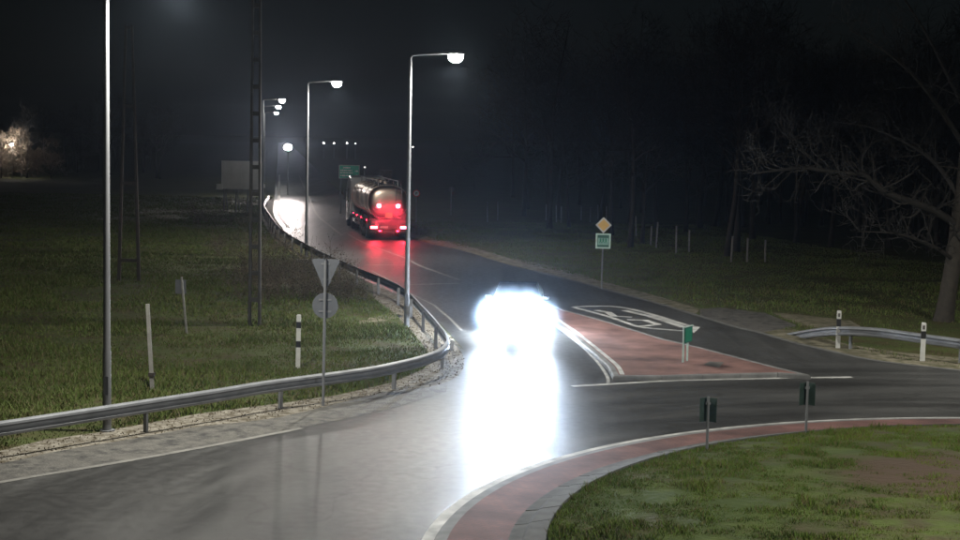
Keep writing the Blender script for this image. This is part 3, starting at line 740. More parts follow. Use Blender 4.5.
def far_sign():
    b = A(340.5, 199, 128); b.z = 0; k = 128 / CF
    t = thing('direction_sign', 'green and white direction board with text rows and two arrows beyond the tanker', 'road sign', (b.x, b.y, 0), math.radians(2))
    z1 = A(348, 165, 128).z; z0 = A(348, 178.6, 128).z; w = 20.6 * k; xc = 8.4 * k
    for x in (.0, xc + w / 2 - .35): MB().tube([(x, .08, -.1), (x, .08, z1 - .1)], .05, 8).build('leg', M_POLE, t)
    mb = MB(); mb.box((xc, 0, (z0 + z1) / 2), (w, .05, z1 - z0)); pl = mb.build('board', M_WHITE, t)
    mg = mat('brightened sign green', (.04, .48, .34), .35, emit=None)  # green lightened to stand in for headlights thrown back by the sheeting
    mb = MB(); mb.box((xc, -.028, (z0 + z1) / 2), (w - .12, .008, z1 - z0 - .12)); gf = mb.build('green_face', mg, pl)
    hh = z1 - z0
    for j, (f, l0, l1) in enumerate(((.80, .22, .60), (.60, .10, .62), (.42, .10, .66), (.22, .10, .55))):
        x = xc - w / 2 + l0 * w
        mb = MB()
        while x < xc - w / 2 + l1 * w:
            cw = random.choice((.05, .07, .09)); mb.box((x, -.034, z0 + f * hh), (cw, .004, .10 if random.random() < .7 else .14)); x += cw + .035
        mb.build('lettering', M_TEXT, gf)
    for f in (.56, .24):
        mb = MB(); zc = z0 + f * hh; mb.prism([(xc + w * .28, zc - .03), (xc + w * .36, zc - .03), (xc + w * .36, zc - .09), (xc + w * .44, zc), (xc + w * .36, zc + .09), (xc + w * .36, zc + .03), (xc + w * .28, zc + .03)], -.036, -.032); mb.build('arrow', M_TEXT, gf)
    # small dark board behind the truck
    Y = 118; k = Y / CF; q0 = A(379.8, 170.5, Y); q1 = A(391.8, 190, Y)
    t = thing('traffic_board', 'narrow dark board on two legs showing above the tanker', 'road sign', ((q0.x + q1.x) / 2, Y, 0))
    ww = q1.x - q0.x
    for x in (-ww * .3, ww * .3): MB().tube([(x, .08, -.1), (x, .08, q0.z - .1)], .045, 8).build('leg', M_POLE, t)
    mb = MB(); mb.box((0, 0, (q0.z + q1.z) / 2), (ww, .05, q0.z - q1.z)); pl = mb.build('board', mat('dark board', (.05, .045, .045), .6), t)
    mb = MB(); mb.box((0, -.02, q0.z + .04), (ww, .14, .06)); mb.build('painted_lit_edge', M_SIGNB, pl)  # paler strip paints in the lit upper edge
far_sign()

def billboard():
    Y = 128; k = Y / CF; a = A(221.5, 160.5, Y); b = A(263.0, 189.5, Y)
    t = thing('direction_board', 'large pale grey back of a road board on steel legs at the field edge', 'road sign', (a.x, Y, 0), math.radians(-6))
    w = b.x - a.x; z0, z1 = b.z, a.z; n = 4
    for i in range(n):
        mb = MB(); mb.box((w * (i + .5) / n, 0, (z0 + z1) / 2), (w / n - .02, .05, z1 - z0 - (.0 if i < 3 else .0))); mb.build('panel', M_BILL, t)
    for f in (.12, .5, .88): 
        mb = MB(); mb.box((w / 2, .06, z0 + (z1 - z0) * f), (w, .05, .08)); mb.build('rail', M_SIGNB, t)
    for i in range(4):
        x = w * (.06 + .29 * i); mb = MB(); mb.tube([(x, .12, -.1), (x, .12, z1 - .1)], .06, 8); mb.build('leg', M_POLE, t)
        mb = MB(); mb.tube([(x, 1.3, -.1), (x, .12, z0 + 1.0)], .045, 8); mb.build('brace', M_POLE, t)
    mb = MB(); mb.box((-.15, -.06, z0 + .15), (.5, .1, .45)); mb.build('small_plate', M_WHITE, t)
billboard()

# ladder-type concrete power poles
def ladder_pole(px, py, label, H, spread0, spread1, name='power_pole', depth=.2, rungs=14, mt=None, rz=0, leg=.048):
    b = P(px, py); t = thing(name, label, 'power pole', b, rz)
    mt = mt or M_CONC
    for s in (-1, 1):
        mb = MB(); mb.loft([[Vector((s * sp + sx * leg * q, sy * depth / 2 * q, z)) for sx, sy in ((-1, -1), (1, -1), (1, 1), (-1, 1))] for z, sp, q in ((-.2, spread0, 1), (H * .5, (spread0 + spread1) / 2, .85), (H, spread1, .7))]); mb.build('leg', mt, t, bevel=.012)
    for i in range(rungs):
        z = .9 + (H - 1.0) * i / (rungs - 1); f = z / H; sp = spread0 * (1 - f) + spread1 * f
        mb = MB(); mb.box((0, 0, z), (2 * sp - leg * 1.55, depth * .62, .14)); mb.build('rung', mt, t)
    if mt is M_WOOD: return
    mb = MB(); mb.box((0, -.16, H - .25), (1.7, .10, .12)); xa = mb.build('crossarm', M_SIGNB, t)
    for x in (-.75, 0, .75): 
        mb = MB(); mb.tube([(x, -.16, H - .19), (x, -.16, H - .10), (x, -.16, H - .02), (x, -.16, H + .06)], [.03, .06, .045, .05], 10); mb.build('insulator', M_CONCP, xa)
ladder_pole(254.5, 326, 'tall ladder type concrete power pole in the field by the road', 13.5, .17, .11, rungs=15)
ladder_pole(129, 281, 'dark wooden A frame power pole standing far out in the field', 11.0, .44, .13, mt=M_WOOD, rungs=4, depth=.16, leg=.07)

# ------------------------------------------------------------------ trees
def branch_tubes(mb, start, d, L, r, depth, rnd, spread=.55, kids=(3, 4), up=.08, jit=.18, minr=.006, seg=4, sides=5):
    pts = [start]; rad = [r]; p = start.copy(); dd = d.normalized()
    for i in range(seg):
        dd = (dd + Vector((rnd.gauss(0, jit), rnd.gauss(0, jit), rnd.gauss(0, jit) + up))).normalized(); p = p + dd * (L / seg); pts.append(p.copy()); rad.append(max(minr * .6, r * (1 - .62 * (i + 1) / seg)))
    mb.tube(pts, rad, sides if r > .03 else 3, cap=False)
    if depth <= 0: return
    for k in range(rnd.randint(*kids)):
        t = rnd.uniform(.3, 1.0); i = min(seg - 1, int(t * seg)); q = pts[i].lerp(pts[i + 1], t * seg - i)
        ax = Vector((rnd.gauss(0, 1), rnd.gauss(0, 1), rnd.gauss(0, 1) + .2)).normalized(); base_d = (pts[i + 1] - pts[i]).normalized()
        nd = (base_d * (1 - spread) + ax * spread * 1.1).normalized()
        branch_tubes(mb, q, nd, L * rnd.uniform(.5, .75), max(minr, rad[i] * rnd.uniform(.45, .65)), depth - 1, rnd, spread, kids, up, jit, minr, seg, sides)

def bare_tree_meshes(seed, H, r0, depth=4, clear=.3, kids=(3, 4), minr=.012, spread=.5):
    rnd = random.Random(seed); tm = MB(); cm = MB(); pts = []; rad = []; p = Vector((0, 0, -.2)); d = Vector((0, 0, 1)); n = 9
    for i in range(n + 1):
        pts.append(p.copy()); f = i / n; rad.append(r0 * (1.25 if i == 0 else 1) * (1 - .85 * f)); d = (d + Vector((rnd.gauss(0, .05), rnd.gauss(0, .05), .1))).normalized(); p = p + d * (H * .92 / n)
    tm.tube(pts, rad, 8)
    for k in range(int(9 + depth * 2)):
        t = rnd.uniform(clear, .98); i = min(n - 1, int(t * n)); q = pts[i].lerp(pts[i + 1], t * n - i); a = rnd.uniform(0, 2 * PI)
        branch_tubes(cm, q, Vector((math.cos(a), math.sin(a), rnd.uniform(.25, .9))), H * .33 * (1.15 - t * .7), rad[i] * .5, depth - 2, rnd, spread, kids, minr=minr)
    return tm, cm
def tree_thing(name, label, meshes, loc, sc, rz, group):
    t = thing(name, label, 'tree', loc, rz, group); t.scale = (sc, sc, sc * random.uniform(.9, 1.1))
    for nm, me in zip(('trunk', 'crown'), meshes):
        o = bpy.data.objects.new(nm, me); COL.objects.link(o); o.parent = t
    return t
protos = []
for s in range(5):
    tm, cm = bare_tree_meshes(100 + s, 13, .17, depth=5, clear=.35, minr=.013)
    a = tm.mesh('trunk'); a.materials.append(M_BARKD); b = cm.mesh('crown'); b.materials.append(M_BARKD)
    a.polygons.foreach_set('use_smooth', [True] * len(a.polygons)); protos.append((a, b))
rnd = random.Random(3)
# the wood beyond the verge
cnt = 0
spots = []
for row, (y0, y1, n_) in enumerate(((88, 104, 16), (102, 128, 30), (128, 175, 34))):
    for i in range(n_):
        y = rnd.uniform(y0, y1); x = (i + rnd.uniform(.1, .9)) / n_ * (y * .345 + 4) + 6 - (y - 88) * .085
        if row == 0 and x < 9: continue
        spots.append((x, y))
for x, y in spots:
    tree_thing('bare_tree', 'slender bare tree among the trunks of the dark wood', rnd.choice(protos), (x, y, 0), rnd.uniform(.75, 1.25), rnd.uniform(0, 6.3), 'bare trees of the dark wood')
# trees across the field
for i in range(26):
    y = rnd.uniform(205, 300); x = -y * .34 + rnd.uniform(0, 1) * y * .14
    tree_thing('bare_tree', 'far bare tree in the dark row across the field', rnd.choice(protos), (x, y, 0), rnd.uniform(.55, .9), rnd.uniform(0, 6.3), 'bare trees across the field')
pv = A(12, 146, 205)
vm_tr = []
for sd_ in range(3):
    tm, cm = bare_tree_meshes(300 + sd_, 7.0, .10, depth=5, clear=.2, minr=.016, kids=(4, 5))
    a = tm.mesh('trunk'); a.materials.append(M_BARK); b = cm.mesh('crown'); b.materials.append(M_TWIG); vm_tr.append((a, b))  # crown twigs coloured lighter so they look lamplit
for i, (dx, dy, s_) in enumerate(((-.9, -1.6, .95), (2.2, -.6, .90), (.6, 2.0, 1.0), (4.8, 1.0, .85), (-2.2, 1.0, 1.0))):
    tree_thing('bare_tree', ['twiggy bare tree in front of the village lamp', 'bare tree beside the village lamp with brightly lit twigs', 'bare tree just behind the village lamp', 'dim bare tree one step from the village lamp', 'bare tree half out of the frame by the village lamp'][i], vm_tr[i % 3], (pv.x + dx, pv.y + dy, -.8), s_, i * 1.3, 'bare trees round the village lamp')
t = thing('village_lamp', 'short lamp post glowing among the bare trees across the field', 'street lamp', (pv.x, pv.y, 0)); MB().tube([(0, 0, -.1), (0, 0, pv.z)], .05, 8).build('pole', M_POLE, t)
mb = MB(); mb.tube([(0, 0, pv.z), (0, 0, pv.z + .12), (0, 0, pv.z + .28), (0, 0, pv.z + .36)], [.1, .2, .16, .05], 12); mb.build('lamp_globe', M_LENSF, t, smooth=True)
d = bpy.data.lights.new('lamp_light', 'POINT'); d.energy = 1300; d.color = (1, .88, .78); d.shadow_soft_size = .25; o = bpy.data.objects.new('lamp_light', d); COL.objects.link(o); o.parent = t; o.location = (0, -.45, pv.z + .2)

# the big tree at the right
def big_tree():
    base = P(943, 321); Y = base.y; t = thing('bare_tree', 'big bare tree with thick trunk and limbs sweeping out over the dark grass', 'tree', base)
    rnd = random.Random(11); k = Y / CF
    q = lambda x, y, dy=0: A(x, y, Y + dy) - base
    tm = MB(); tr_px = [(943, 327), (944.5, 316), (947, 300), (951, 275), (955, 250), (958, 225), (962, 195), (965, 160), (969, 120), (974, 70), (978, 20), (982, -50)]
    tr = [q(x, y) for x, y in tr_px]; rad = [.47, .37, .32, .30, .29, .29, .26, .23, .20, .17, .14, .08]
    trs = smooth(tr, 3); rads = np.interp(np.linspace(0, len(tr) - 1, len(trs)), range(len(rad)), rad); tm.tube(trs, list(rads), 14)
    tk = tm.build('trunk', M_BARK, t, smooth=True, angle=80)
    limbs = [([(958, 226, 0), (940, 214, -.5), (921, 205, -1.0), (887, 193, -1.6), (872, 181, -1.9), (863, 174.5, -2.1), (845, 173, -2.4), (824, 170.5, -2.6), (805, 168, -2.7), (786, 169.5, -3), (765, 172, -3.2), (752, 174, -3.3)], .155),
             ([(955, 262, 0), (940, 250, -.6), (921, 241.5, -1.2), (907, 236, -1.5), (892, 233, -1.8), (876, 232, -2.2), (860, 231.5, -2.5)], .085),
             ([(961, 200, 0), (945, 175, .5), (930, 158, 1.0), (912, 146, 1.6), (890, 135, 2.2), (866, 126, 2.6), (835, 122, 2.9)], .11),
             ([(966, 150, 0), (948, 120, -.8), (930, 95, -1.5), (908, 70, -2.2), (880, 48, -2.6), (850, 30, -3)], .10),
             ([(969, 118, 0), (950, 80, 1), (930, 40, 2), (905, 0, 2.6), (880, -30, 3)], .09),
             ([(824, 170.5, -2.6), (812, 160, -2.7), (800, 150, -2.9), (788, 138, -3.1), (780, 122, -3.2)], .038),
             ([(863, 174.5, -2.1), (862, 160, -2.0), (868, 148, -1.8), (880, 140, -1.6), (895, 145, -1.5)], .045),
             ([(962, 190, 0), (980, 165, -1), (1005, 145, -1.5), (1040, 120, -2)], .12), ([(955, 255, 0), (975, 235, .6), (1000, 222, 1), (1030, 215, 1.3)], .09)]
    cm = MB()
    for pl, r in limbs:
        pts = smooth([q(*a) for a in pl], 3); n = len(pts); rr_ = [max(.012, r * (1 - .85 * i / (n - 1))) for i in range(n)]
        cm.tube(pts, rr_, 8, cap=False)
        for i in range(2, n):
            for _ in range(2 if i < n - 2 else 3):
                if rnd.random() < .8:
                    bd = (pts[i] - pts[i - 1]).normalized(); ax = Vector((rnd.gauss(0, 1), rnd.gauss(0, .8), rnd.gauss(.25, .8))).normalized()
                    branch_tubes(cm, pts[i], (bd * .45 + ax * .65), rnd.uniform(.7, 1.7), max(.012, rr_[i] * .45), 2, rnd, .55, (2, 4), up=.05, jit=.3, minr=.008)
    cm.build('crown', M_TWIGB, t, smooth=True, angle=80)
big_tree()

# weeds and low shrubs by the rail: stems with little leaves
def shrub(name, label, loc, R, H, seed, mt, n=40, group=None):
    rnd = random.Random(seed); cm = MB()
    for i in range(n):
        a = rnd.uniform(0, 2 * PI); rr_ = R * math.sqrt(rnd.random()); s = Vector((rr_ * math.cos(a), rr_ * math.sin(a), -.05))
        branch_tubes(cm, s, Vector((math.cos(a) * .4, math.sin(a) * .4, 1)), H * rnd.uniform(.5, 1.0), .012, 2, rnd, .5, (3, 5), up=.05, jit=.22, minr=.005, seg=3)
    t = thing(name, label, 'shrub', loc, 0, group); st = cm.build('stems', mt, t)
    vs = cm.v; lm = MB()
    for i in range(0, len(vs), 7):
        v = Vector(vs[i]); a = Vector((rnd.gauss(0, 1), rnd.gauss(0, 1), rnd.gauss(0, 1))).normalized() * rnd.uniform(.03, .07); b = a.cross(Vector((rnd.gauss(0, 1), rnd.gauss(0, 1), 1))).normalized() * .022
        lm.add([v, v + a * .5 + b, v + a, v + a * .5 - b], [(0, 1, 2, 3)])
    lm.build('leaves', M_SHRUB, t)
M_SHRUB = grass_mat('shrub leaves', (.022, .026, .012), (.035, .038, .016), (.05, .04, .022))
for i, (x, y, R, H) in enumerate(((292, 300, 2.2, 1.5), (318, 294, 1.8, 1.2), (276, 283, 2.2, 1.4), (336, 300, 1.3, .8), (300, 277, 1.8, 1.1), (250, 255, 2.2, 1.3), (215, 225, 2.6, 1.5))):
    shrub('weed_clump', ['bushy dark weed clump between the ladder pole and the marker post', 'dark weed clump behind the give way triangle', 'dark weed clump beside the foot of the ladder pole', 'low weed clump beside the pale dirt track', 'dark weed clump under the lamp footing', 'weed clump in the field below the big board', 'far weed clump at the foot of the big board'][i], P(x, y), R, H, 50 + i, M_TWIG, n=46, group='weed clumps by the rail')

# ------------------------------------------------------------------ tanker lorry (seen from behind)
def wheel(parent, x, y, r=.5, w=.3, dual=False, rimm=None):
    mb = MB(); prof = [(r * .62, -w / 2), (r * .93, -w / 2), (r, -w / 2 + .04), (r, w / 2 - .04), (r * .93, w / 2), (r * .62, w / 2)]
    secs = [[Vector((hx, rr_ * math.cos(a), rr_ * math.sin(a))) for rr_, hx in prof] for a in [2 * PI * k / 24 for k in range(25)]]
    mb.loft(secs, cap=False); o = mb.build('wheel', M_RUBBER, parent, smooth=True); o.location = (x, y, r)
    s = 1 if x > 0 else -1
    rm = MB(); rm.tube([(s * w * .30, 0, 0), (s * w * .40, 0, 0)], r * .64, 20); rm.tube([(s * w * .40, 0, 0), (s * w * .52, 0, 0)], [r * .26, r * .2], 12); rm.build('rim', rimm or M_SIGNB, o)
    return o
def tanker():
    rl = P(371.5, 239.5); rrp = P(406, 240.5); fl = P(343.5, 222)
    c = (rl + rrp) / 2; 
    hd = Vector((fl.x - rl.x, fl.y - rl.y, 0)).normalized(); rz = math.atan2(hd.y, hd.x) - PI / 2
    t = thing('tanker_lorry', 'tanker lorry with polished tank and red tail lights driving away', 'lorry', (c.x, c.y, 0), rz)
    # tank: superellipse shell, dished ends
    def ell(y, s, zc=2.36, a=1.235, b=1.02):
        out = []
        for k in range(40):
            an = 2 * PI * k / 40; ca, sa = math.cos(an), math.sin(an); p = .78
            out.append(Vector((a * s * math.copysign(abs(ca) ** p, ca), y, zc + b * s * math.copysign(abs(sa) ** p, sa))))
        return out
    ys = [(.30, .25), (.31, .55), (.36, .80), (.46, .93), (.62, .99), (.8, 1), (3.3, 1), (6.2, 1), (9.2, 1), (11.0, 1), (11.3, .97), (11.45, .85), (11.52, .5)]
    mb = MB(); mb.loft([ell(y, s) for y, s in ys]); tank = mb.build('tank', M_STEEL, t, smooth=True, angle=60)
    for y in (.85, 3.3, 6.0, 8.7, 10.9):
        mb = MB(); mb.loft([ell(y - .05, 1.004), ell(y - .05, 1.018), ell(y + .05, 1.018), ell(y + .05, 1.004)], cap=False); mb.build('band', M_STEEL, tank)
    # catwalk and collapsible handrail on top
    mb = MB(); mb.box((0, 5.8, 3.43), (.75, 9.6, .05)); mb.build('catwalk', M_CHASS, tank)
    for y in (2.2, 4.6, 7.0, 9.4):
        mb = MB(); mb.tube([(0, y, 3.38), (0, y, 3.55)], .28, 18); mb.tube([(0, y, 3.55), (0, y, 3.60)], .24, 18); mb.build('manhole', M_STEEL, tank)
    for x in (-.62, .62):
        mb = MB(); mb.tube([(x, .7, 3.25), (x, .8, 3.66), (x, 10.7, 3.66), (x, 10.9, 3.25)], .03, 8)
        for y in (3, 5.5, 8): mb.tube([(x, y, 3.3), (x, y, 3.66)], .022, 6)
        mb.build('handrail', M_POLE, tank)
    # rear cabinet, ladder, bumper
    mb = MB(); mb.box((0, .32, 1.08), (2.30, .5, .42)); mb.build('rear_cabinet', M_CHASS, t, bevel=.02)
    mb = MB()
    for x in (.42, .78): mb.tube([(x, .10, 1.25), (x, .10, 3.2), (x, .5, 3.5)], .02, 6)
    for z in np.arange(1.4, 3.2, .28): mb.tube([(.42, .10, z), (.78, .10, z)], .015, 6)
    mb.build('ladder', M_POLE, t)
    mb = MB(); mb.box((0, .05, .52), (2.36, .12, .16)); bp = mb.build('bumper', M_CHASS, t, bevel=.015)
    mb = MB(); mb.box((0, .03, .78), (2.40, .06, .26)); panel = mb.build('light_bar', M_CHASS, t, bevel=.01)
    for s in (-1, 1):
        mb = MB(); mb.box((s * .93, -.018, .78), (.42, .03, .13)); mb.build('tail_light', M_TAIL, t, bevel=.01)
        mb = MB(); mb.disc((s * .60, .345, 2.12), (0, 1, 0), .13, .10, 18); mb.build('upper_light', M_TAIL, t)
        mb = MB(); mb.box((s * .55, -.02, .56), (.14, .02, .06)); mb.build('reflector', M_TAILS, t)  # bumper reflectors given a red glow of their own
        mb = MB(); mb.box((s * 1.0, .7, .72), (.42, .03, .75)); mb.build('mudflap', M_RUBBER, t)
    mb = MB(); mb.disc((.78, .52, 2.52), (0, 1, 0), .09, .1, 16); mb.build('upper_light', M_TAIL, t)
    mb = MB(); mb.box((-.30, -.012, .80), (.5, .02, .12)); mb.build('licence_plate', M_WHITE, t)
    mb = MB(); mb.box((.0, .06, 1.55), (.42, .03, .32)); mb.build('hazard_plate', M_YELLOW, t)
    for x, y, z, w_ in ((-.93, -.10, .78, 30), (.93, -.10, .78, 36), (-.60, .22, 2.12, 160), (.60, .22, 2.12, 160)):
        light_spot('tail_glow', w_, (1, .03, .07), 150, .8, .07, t, (x, y, z), (math.radians(90 - 4), 0, PI))
    # chassis rails, side guards, markers
    for s in (-1, 1):
        mb = MB(); mb.box((s * .45, 6.8, 1.0), (.12, 13.2, .28)); mb.build('chassis_rail', M_CHASS, t)
        mb = MB(); mb.box((s * 1.18, 7.2, .62), (.04, 3.8, .12)); mb.box((s * 1.18, 7.2, .92), (.04, 3.8, .12)); mb.build('side_guard', M_POLE, t)
        mb = MB(); mb.box((s * 1.18, 6.0, 1.18), (.10, 10.8, .10)); mb.build('side_rail', M_CHASS, t)
        for y in (1.6, 4.9, 7.6, 10.2):
            mb = MB(); mb.box((s * 1.245, y, 1.16), (.03, .10, .05)); mb.build('side_marker', M_TAILS, t)
        for y in (1.9, 3.2, 4.5):
            wheel(t, s * 1.06, y, .5, .36)
            mb = MB(); mb.loft([[Vector((s * 1.06 + hx, y + .60 * math.cos(a), .5 + .60 * math.sin(a))) for hx, q in ((-.2, 0), (.2, 0))] + [Vector((s * 1.06 + hx, y + .63 * math.cos(a), .5 + .63 * math.sin(a))) for hx in (.2, -.2)] for a in np.linspace(.3, PI - .3, 9)]); mb.build('mudguard', M_CHASS, t)
        wheel(t, s * .98, 11.6, .5, .5); wheel(t, s * 1.04, 15.0, .5, .32)
        mb = MB(); mb.tube([(s * .95, 9.3, .72), (s * .95, 10.6, .72)], .3, 16); mb.build('fuel_tank' , M_CHROME, t)
        mb = MB(); mb.box((s * .8, 8.9, 1.0), (.1, .1, .9)); mb.build('landing_leg', M_CHASS, t)
        mb = MB(); mb.box((s * .95, 5.6, .66), (.5, .9, .46)); mb.build('hose_box', M_CHASS, t, bevel=.02)
    # tractor cab: rounded box with roof fairing and side deflectors
    def csec(y, w, z0, z1): 
        r = .12; return [Vector(v) for v in ((-w, y, z0), (w, y, z0), (w, y, z1 - r), (w - r, y, z1), (-w + r, y, z1), (-w, y, z1 - r))]
    mb = MB(); mb.loft([csec(12.7, 1.20, .9, 3.0), csec(12.75, 1.24, .9, 3.55), csec(13.6, 1.25, .55, 3.65), csec(14.6, 1.25, .45, 3.35), csec(15.3, 1.24, .40, 2.85), csec(15.75, 1.22, .35, 1.9), csec(15.9, 1.18, .35, .6)]); cab = mb.build('cab', M_WPAINT, t, smooth=True, bevel=.03)
    for s in (-1, 1):
        mb = MB(); mb.prism([(s * 1.19, 1.0), (s * 1.245, 1.0), (s * 1.245, 3.3), (s * 1.17, 3.4)], 12.0, 12.74); mb.build('side_deflector', M_WPAINT, cab)
        mb = MB(); mb.add([(s * 1.256, 13.75, 1.75), (s * 1.256, 14.75, 1.75), (s * 1.256, 14.55, 2.65), (s * 1.256, 13.75, 2.75)], [(0, 1, 2, 3)]); mb.build('side_window', M_GLASS, cab)
        mb = MB(); mb.box((s * 1.42, 15.0, 2.2), (.14, .22, .62)); mb.box((s * 1.30, 15.05, 2.55), (.2, .05, .05)); mb.build('mirror', M_BLACK, cab, bevel=.02)
        mb = MB(); mb.box((s * .9, 15.92, .85), (.4, .06, .2)); mb.build('headlight', M_CHROME, cab)
    mb = MB(); mb.add([(-1.1, 15.80, 1.92), (1.1, 15.80, 1.92), (1.08, 15.36, 2.80), (-1.08, 15.36, 2.80)], [(0, 1, 2, 3)]); mb.build('windscreen', M_GLASS, cab)
    return t
tanker()

# ------------------------------------------------------------------ oncoming car with full beam
def make_car(name, label, loc, rz, detailed=True):
    t = thing(name, label, 'car', loc, rz)     # local -y is the front
    def sec(y, w, z0, z1, r=.10): 
        return [Vector(v) for v in ((-w + .06, y, z0), (w - .06, y, z0), (w, y, z0 + .12), (w, y, z0 + (z1 - z0) * .55), (w - .03, y, z1 - r), (w - r - .06, y, z1), (-w + r + .06, y, z1), (-w + .03, y, z1 - r), (-w, y, z0 + (z1 - z0) * .55), (-w, y, z0 + .12))]
    body = MB(); body.loft([sec(-2.18, .62, .30, .60), sec(-2.10, .80, .24, .72), sec(-1.85, .89, .20, .82), sec(-1.2, .91, .18, .95), sec(-.85, .91, .18, 1.0), sec(.3, .91, .18, 1.0), sec(1.3, .91, .2, 1.02), sec(1.9, .88, .24, 1.0), sec(2.12, .80, .32, .92), sec(2.17, .68, .38, .8)])
    b = body.build('body', M_CAR, t, smooth=True, angle=50)
    def g(y, w, z, wb): return (y, w, z, wb)
    gh = MB(); 
    prof = [(-.95, .84, .985), (-.25, .66, 1.42), (.15, .655, 1.47), (.9, .65, 1.46), (1.35, .64, 1.40), (1.95, .80, 1.0)]
    gh.loft([[Vector((-.86, y, .95)), Vector((.86, y, .95)), Vector((w, y, z)), Vector((-w, y, z))] for y, w, z in prof]); ghs = gh.build('cabin', M_CAR, t, smooth=True, angle=50)
    mb = MB(); mb.add([(-.78, -.90, 1.03), (.78, -.90, 1.03), (.62, -.31, 1.40), (-.62, -.31, 1.40)], [(0, 1, 2, 3)]); o = mb.build('windscreen', M_GLASS, ghs); o.location = (0, -.012, .012)
    for s in (-1, 1):
        mb = MB(); mb.add([(s * .845, -.6, 1.02), (s * .845, .45, 1.02), (s * .69, .4, 1.40), (s * .70, -.15, 1.36)], [(0, 1, 2, 3)]); o = mb.build('side_window', M_GLASS, ghs); o.location = (s * .03, 0, 0)
        mb = MB(); mb.add([(s * .845, .52, 1.02), (s * .845, 1.45, 1.02), (s * .69, 1.2, 1.38), (s * .69, .48, 1.40)], [(0, 1, 2, 3)]); o = mb.build('side_window', M_GLASS, ghs); o.location = (s * .03, 0, 0)
        mb = MB(); mb.box((s * 1.0, -.55, 1.03), (.2, .12, .14)); mb.build('mirror', M_CAR, b, bevel=.03)
        mb = MB(); mb.loft([[Vector((s * .70 + q * math.cos(a), y, .66 + q * .55 * math.sin(a))) for a in [2 * PI * k / 14 for k in range(14)]] for y, q in ((-2.02, .17), (-2.13, .16), (-2.15, .11))]); mb.build('headlight', M_HEADL, b, smooth=True)
        mb = MB(); mb.box((s * .68, -2.09, .38), (.2, .06, .09)); mb.build('fill_fog_lamp', M_HEADL, b, bevel=.01)  # fog lamps lit only to fill the dark gap below the headlights
        for y in (-1.38, 1.28): wheel(t, s * .80, y, .32, .21, rimm=M_CHROME)
        mb = MB(); mb.box((s * .58, 2.14, .80), (.26, .06, .12)); mb.build('tail_light', M_TAILS, b, bevel=.01)
    mb = MB(); mb.box((0, -2.175, .62), (.9, .03, .14)); mb.build('grille', M_BLACK, b, bevel=.01)
    mb = MB(); mb.box((0, -2.195, .45), (.52, .012, .11)); mb.build('licence_plate', M_WHITE, b)
    return t
cp = P(518.5, 333); aim = Vector((-0.6, 10, 0))
dirc = Vector((cp.x + 0.0, cp.y - 0, 0)); rzc = math.radians(-3.5)
car = make_car('car', 'oncoming car hidden in the glare of its full beam headlights', (cp.x, cp.y + 2.1, 0), rzc)
for s in (-1, 1):
    light_spot('headlight_beam', HEAD_W, (.64, .79, 1.0), 27, 1.0, .07, car, (s * .70, -2.22, .68), (math.radians(90 + 2.6), 0, PI))
# low floodlight beside the far road, facing this way
fl = A(288, 147.3, 165)
t = thing('floodlight', 'glaring low floodlight on a thin pole above the far end of the road', 'floodlight', (fl.x, fl.y, 0))
MB().tube([(0, .12, -.1), (0, .12, fl.z + .3)], .05, 8).build('pole', M_POLE, t)
mb = MB(); mb.loft([[Vector((q * math.cos(a), y, fl.z + q * .8 * math.sin(a))) for a in [2 * PI * k / 20 for k in range(20)]] for y, q in ((.10, .16), (.02, .30), (-.12, .44))]); h_ = mb.build('lamp_housing', M_SIGNB, t, smooth=True)
mb = MB(); mb.loft([[Vector((q * math.cos(a), y, fl.z + q * .8 * math.sin(a))) for a in [2 * PI * k / 20 for k in range(20)]] for y, q in ((-.121, .42), (-.15, .38), (-.17, .2))]); mb.build('lamp_lens', mat('floodlight glass', (.8, .8, .8), .2, emit=(1, .90, .86), estr=260), h_, smooth=True)
light_spot('flood_beam', 9000, (1, .86, .82), 50, 1.0, .3, t, (0, -.3, fl.z), (math.radians(90), 0, PI))

# distant yard lamps; the last is a sign back given an added glow
for i, (x, y, s) in enumerate(((323.7, 143.6, 1.0), (334, 143.6, .6), (347, 143.6, .75), (355.5, 144, .4), (412.8, 147.3, .5), (364.8, 168, .8))):
    Y = 420 if y < 160 else 150; p = A(x, y, Y); kk = Y / 420
    t = thing('yard_lamp', ['brightest of the tiny yard lamps on the horizon', 'tiny yard lamp between the two brighter ones on the horizon', 'second brightest tiny yard lamp on the horizon', 'faintest tiny yard lamp, last of the row on the horizon', 'tiny yard lamp seen against the bend lamp pole', 'small sign back given a dim glow on a post beside the green direction board'][i], 'lamp', (p.x, p.y, 0), group='far yard lamps')
    MB().tube([(0, 0, -.1), (0, 0, p.z)], .06 * kk + .02, 6).build('pole', M_POLE, t)
    mb = MB(); r = .20 * s * kk + .05; mb.tube([(0, 0, p.z), (0, 0, p.z + r * .4), (0, 0, p.z + r), (0, 0, p.z + r * 1.5)], [r * .4, r, r * .8, r * .2], 10); mb.build('lamp_globe', mat('yard lamp glass', (.8, .8, .8), .2, emit=(1, .95, .88), estr=(14 if Y > 200 else .8)) if i in (0, 5) else bpy.data.materials['yard lamp glass'], t, smooth=True)

# ------------------------------------------------------------------ night mist
mb = MB(); mb.box((0, 440, 11.0), (900, 1000, 24.0)); hz = mb.build('haze', None); hz['kind'] = 'stuff'
vm = bpy.data.materials.new('mist'); vm.use_nodes = True; nt = vm.node_tree; nt.nodes.remove(nt.nodes['Principled BSDF'])
pv_ = nt.nodes.new('ShaderNodeVolumePrincipled'); pv_.inputs['Density'].default_value = HAZE_D; pv_.inputs['Color'].default_value = (.62, .78, 1, 1); pv_.inputs['Anisotropy'].default_value = .85
nt.links.new(pv_.outputs[0], nt.nodes['Material Output'].inputs['Volume']); hz.data.materials.append(vm)

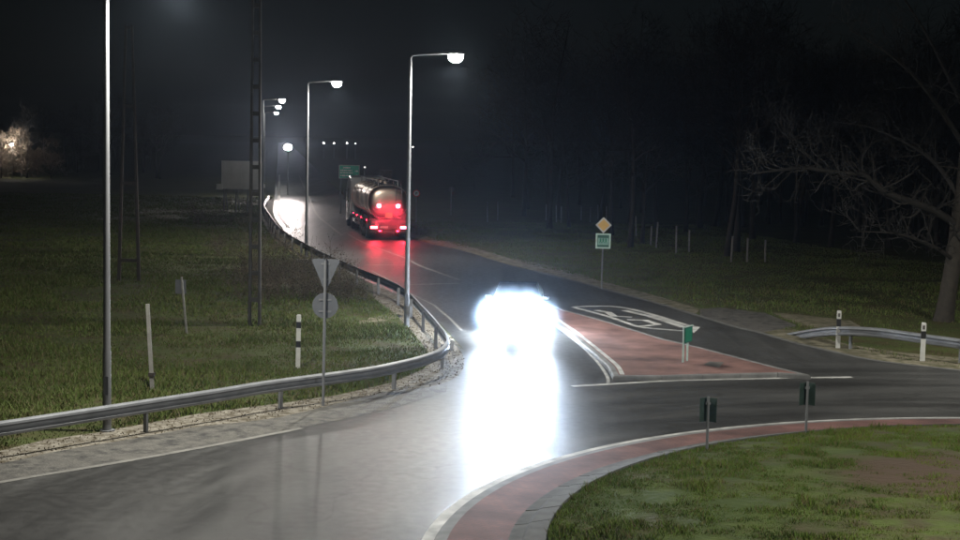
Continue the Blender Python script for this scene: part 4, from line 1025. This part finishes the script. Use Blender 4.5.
# ------------------------------------------------------------------ mist volumes added to spread the headlight and tail light glare
def added_glare_mist(loc, scale, dens, col, rz=0):
    mb = MB(); secs = []
    for i in range(1, 12):
        a = PI * i / 12; secs.append([Vector((math.sin(a) * math.cos(b_), math.cos(a), math.sin(a) * math.sin(b_))) for b_ in [2 * PI * k / 20 for k in range(20)]])
    mb.loft(secs); glare_mist = mb.build('added_glare_mist', None); glare_mist['kind'] = 'stuff'
    glare_mist.scale = scale; glare_mist.location = loc; glare_mist.rotation_euler = (0, 0, rz)
    vm = bpy.data.materials.new('glare_mist'); vm.use_nodes = True; nt = vm.node_tree; nt.nodes.remove(nt.nodes['Principled BSDF'])
    pv_ = nt.nodes.new('ShaderNodeVolumePrincipled'); pv_.inputs['Color'].default_value = col; pv_.inputs['Anisotropy'].default_value = .6
    tc = nt.nodes.new('ShaderNodeTexCoord'); ln = nt.nodes.new('ShaderNodeVectorMath'); ln.operation = 'LENGTH'; nt.links.new(tc.outputs['Object'], ln.inputs[0])
    mr = nt.nodes.new('ShaderNodeMapRange'); mr.interpolation_type = 'SMOOTHERSTEP'; mr.inputs[1].default_value = .15; mr.inputs[2].default_value = .98; mr.inputs[3].default_value = dens; mr.inputs[4].default_value = 0
    nt.links.new(ln.outputs['Value'], mr.inputs[0]); nz = nt.nodes.new('ShaderNodeTexNoise'); nz.inputs['Scale'].default_value = 2.2; nz.inputs['Detail'].default_value = 2; nt.links.new(tc.outputs['Object'], nz.inputs['Vector'])
    m2 = nt.nodes.new('ShaderNodeMath'); m2.operation = 'MULTIPLY'; nt.links.new(mr.outputs[0], m2.inputs[0]); m3 = nt.nodes.new('ShaderNodeMapRange'); m3.inputs[1].default_value = .3; m3.inputs[2].default_value = .7; m3.inputs[3].default_value = .15; m3.inputs[4].default_value = 1.9
    nt.links.new(nz.outputs[0], m3.inputs[0]); nt.links.new(m3.outputs[0], m2.inputs[1]); nt.links.new(m2.outputs[0], pv_.inputs['Density'])
    nt.links.new(pv_.outputs[0], nt.nodes['Material Output'].inputs['Volume']); glare_mist.data.materials.append(vm)
added_glare_mist((cp.x - .1, cp.y - 1.9, .70), (1.75, 4.8, 1.25), .26, (.60, .77, 1, 1))
_c = (P(371.5, 239.5) + P(406, 240.5)) / 2
added_glare_mist((_c.x, _c.y - .9, 1.45), (1.6, 1.4, 1.6), .20, (.9, .9, .9, 1))  # second volume, added for the red glare behind the tanker
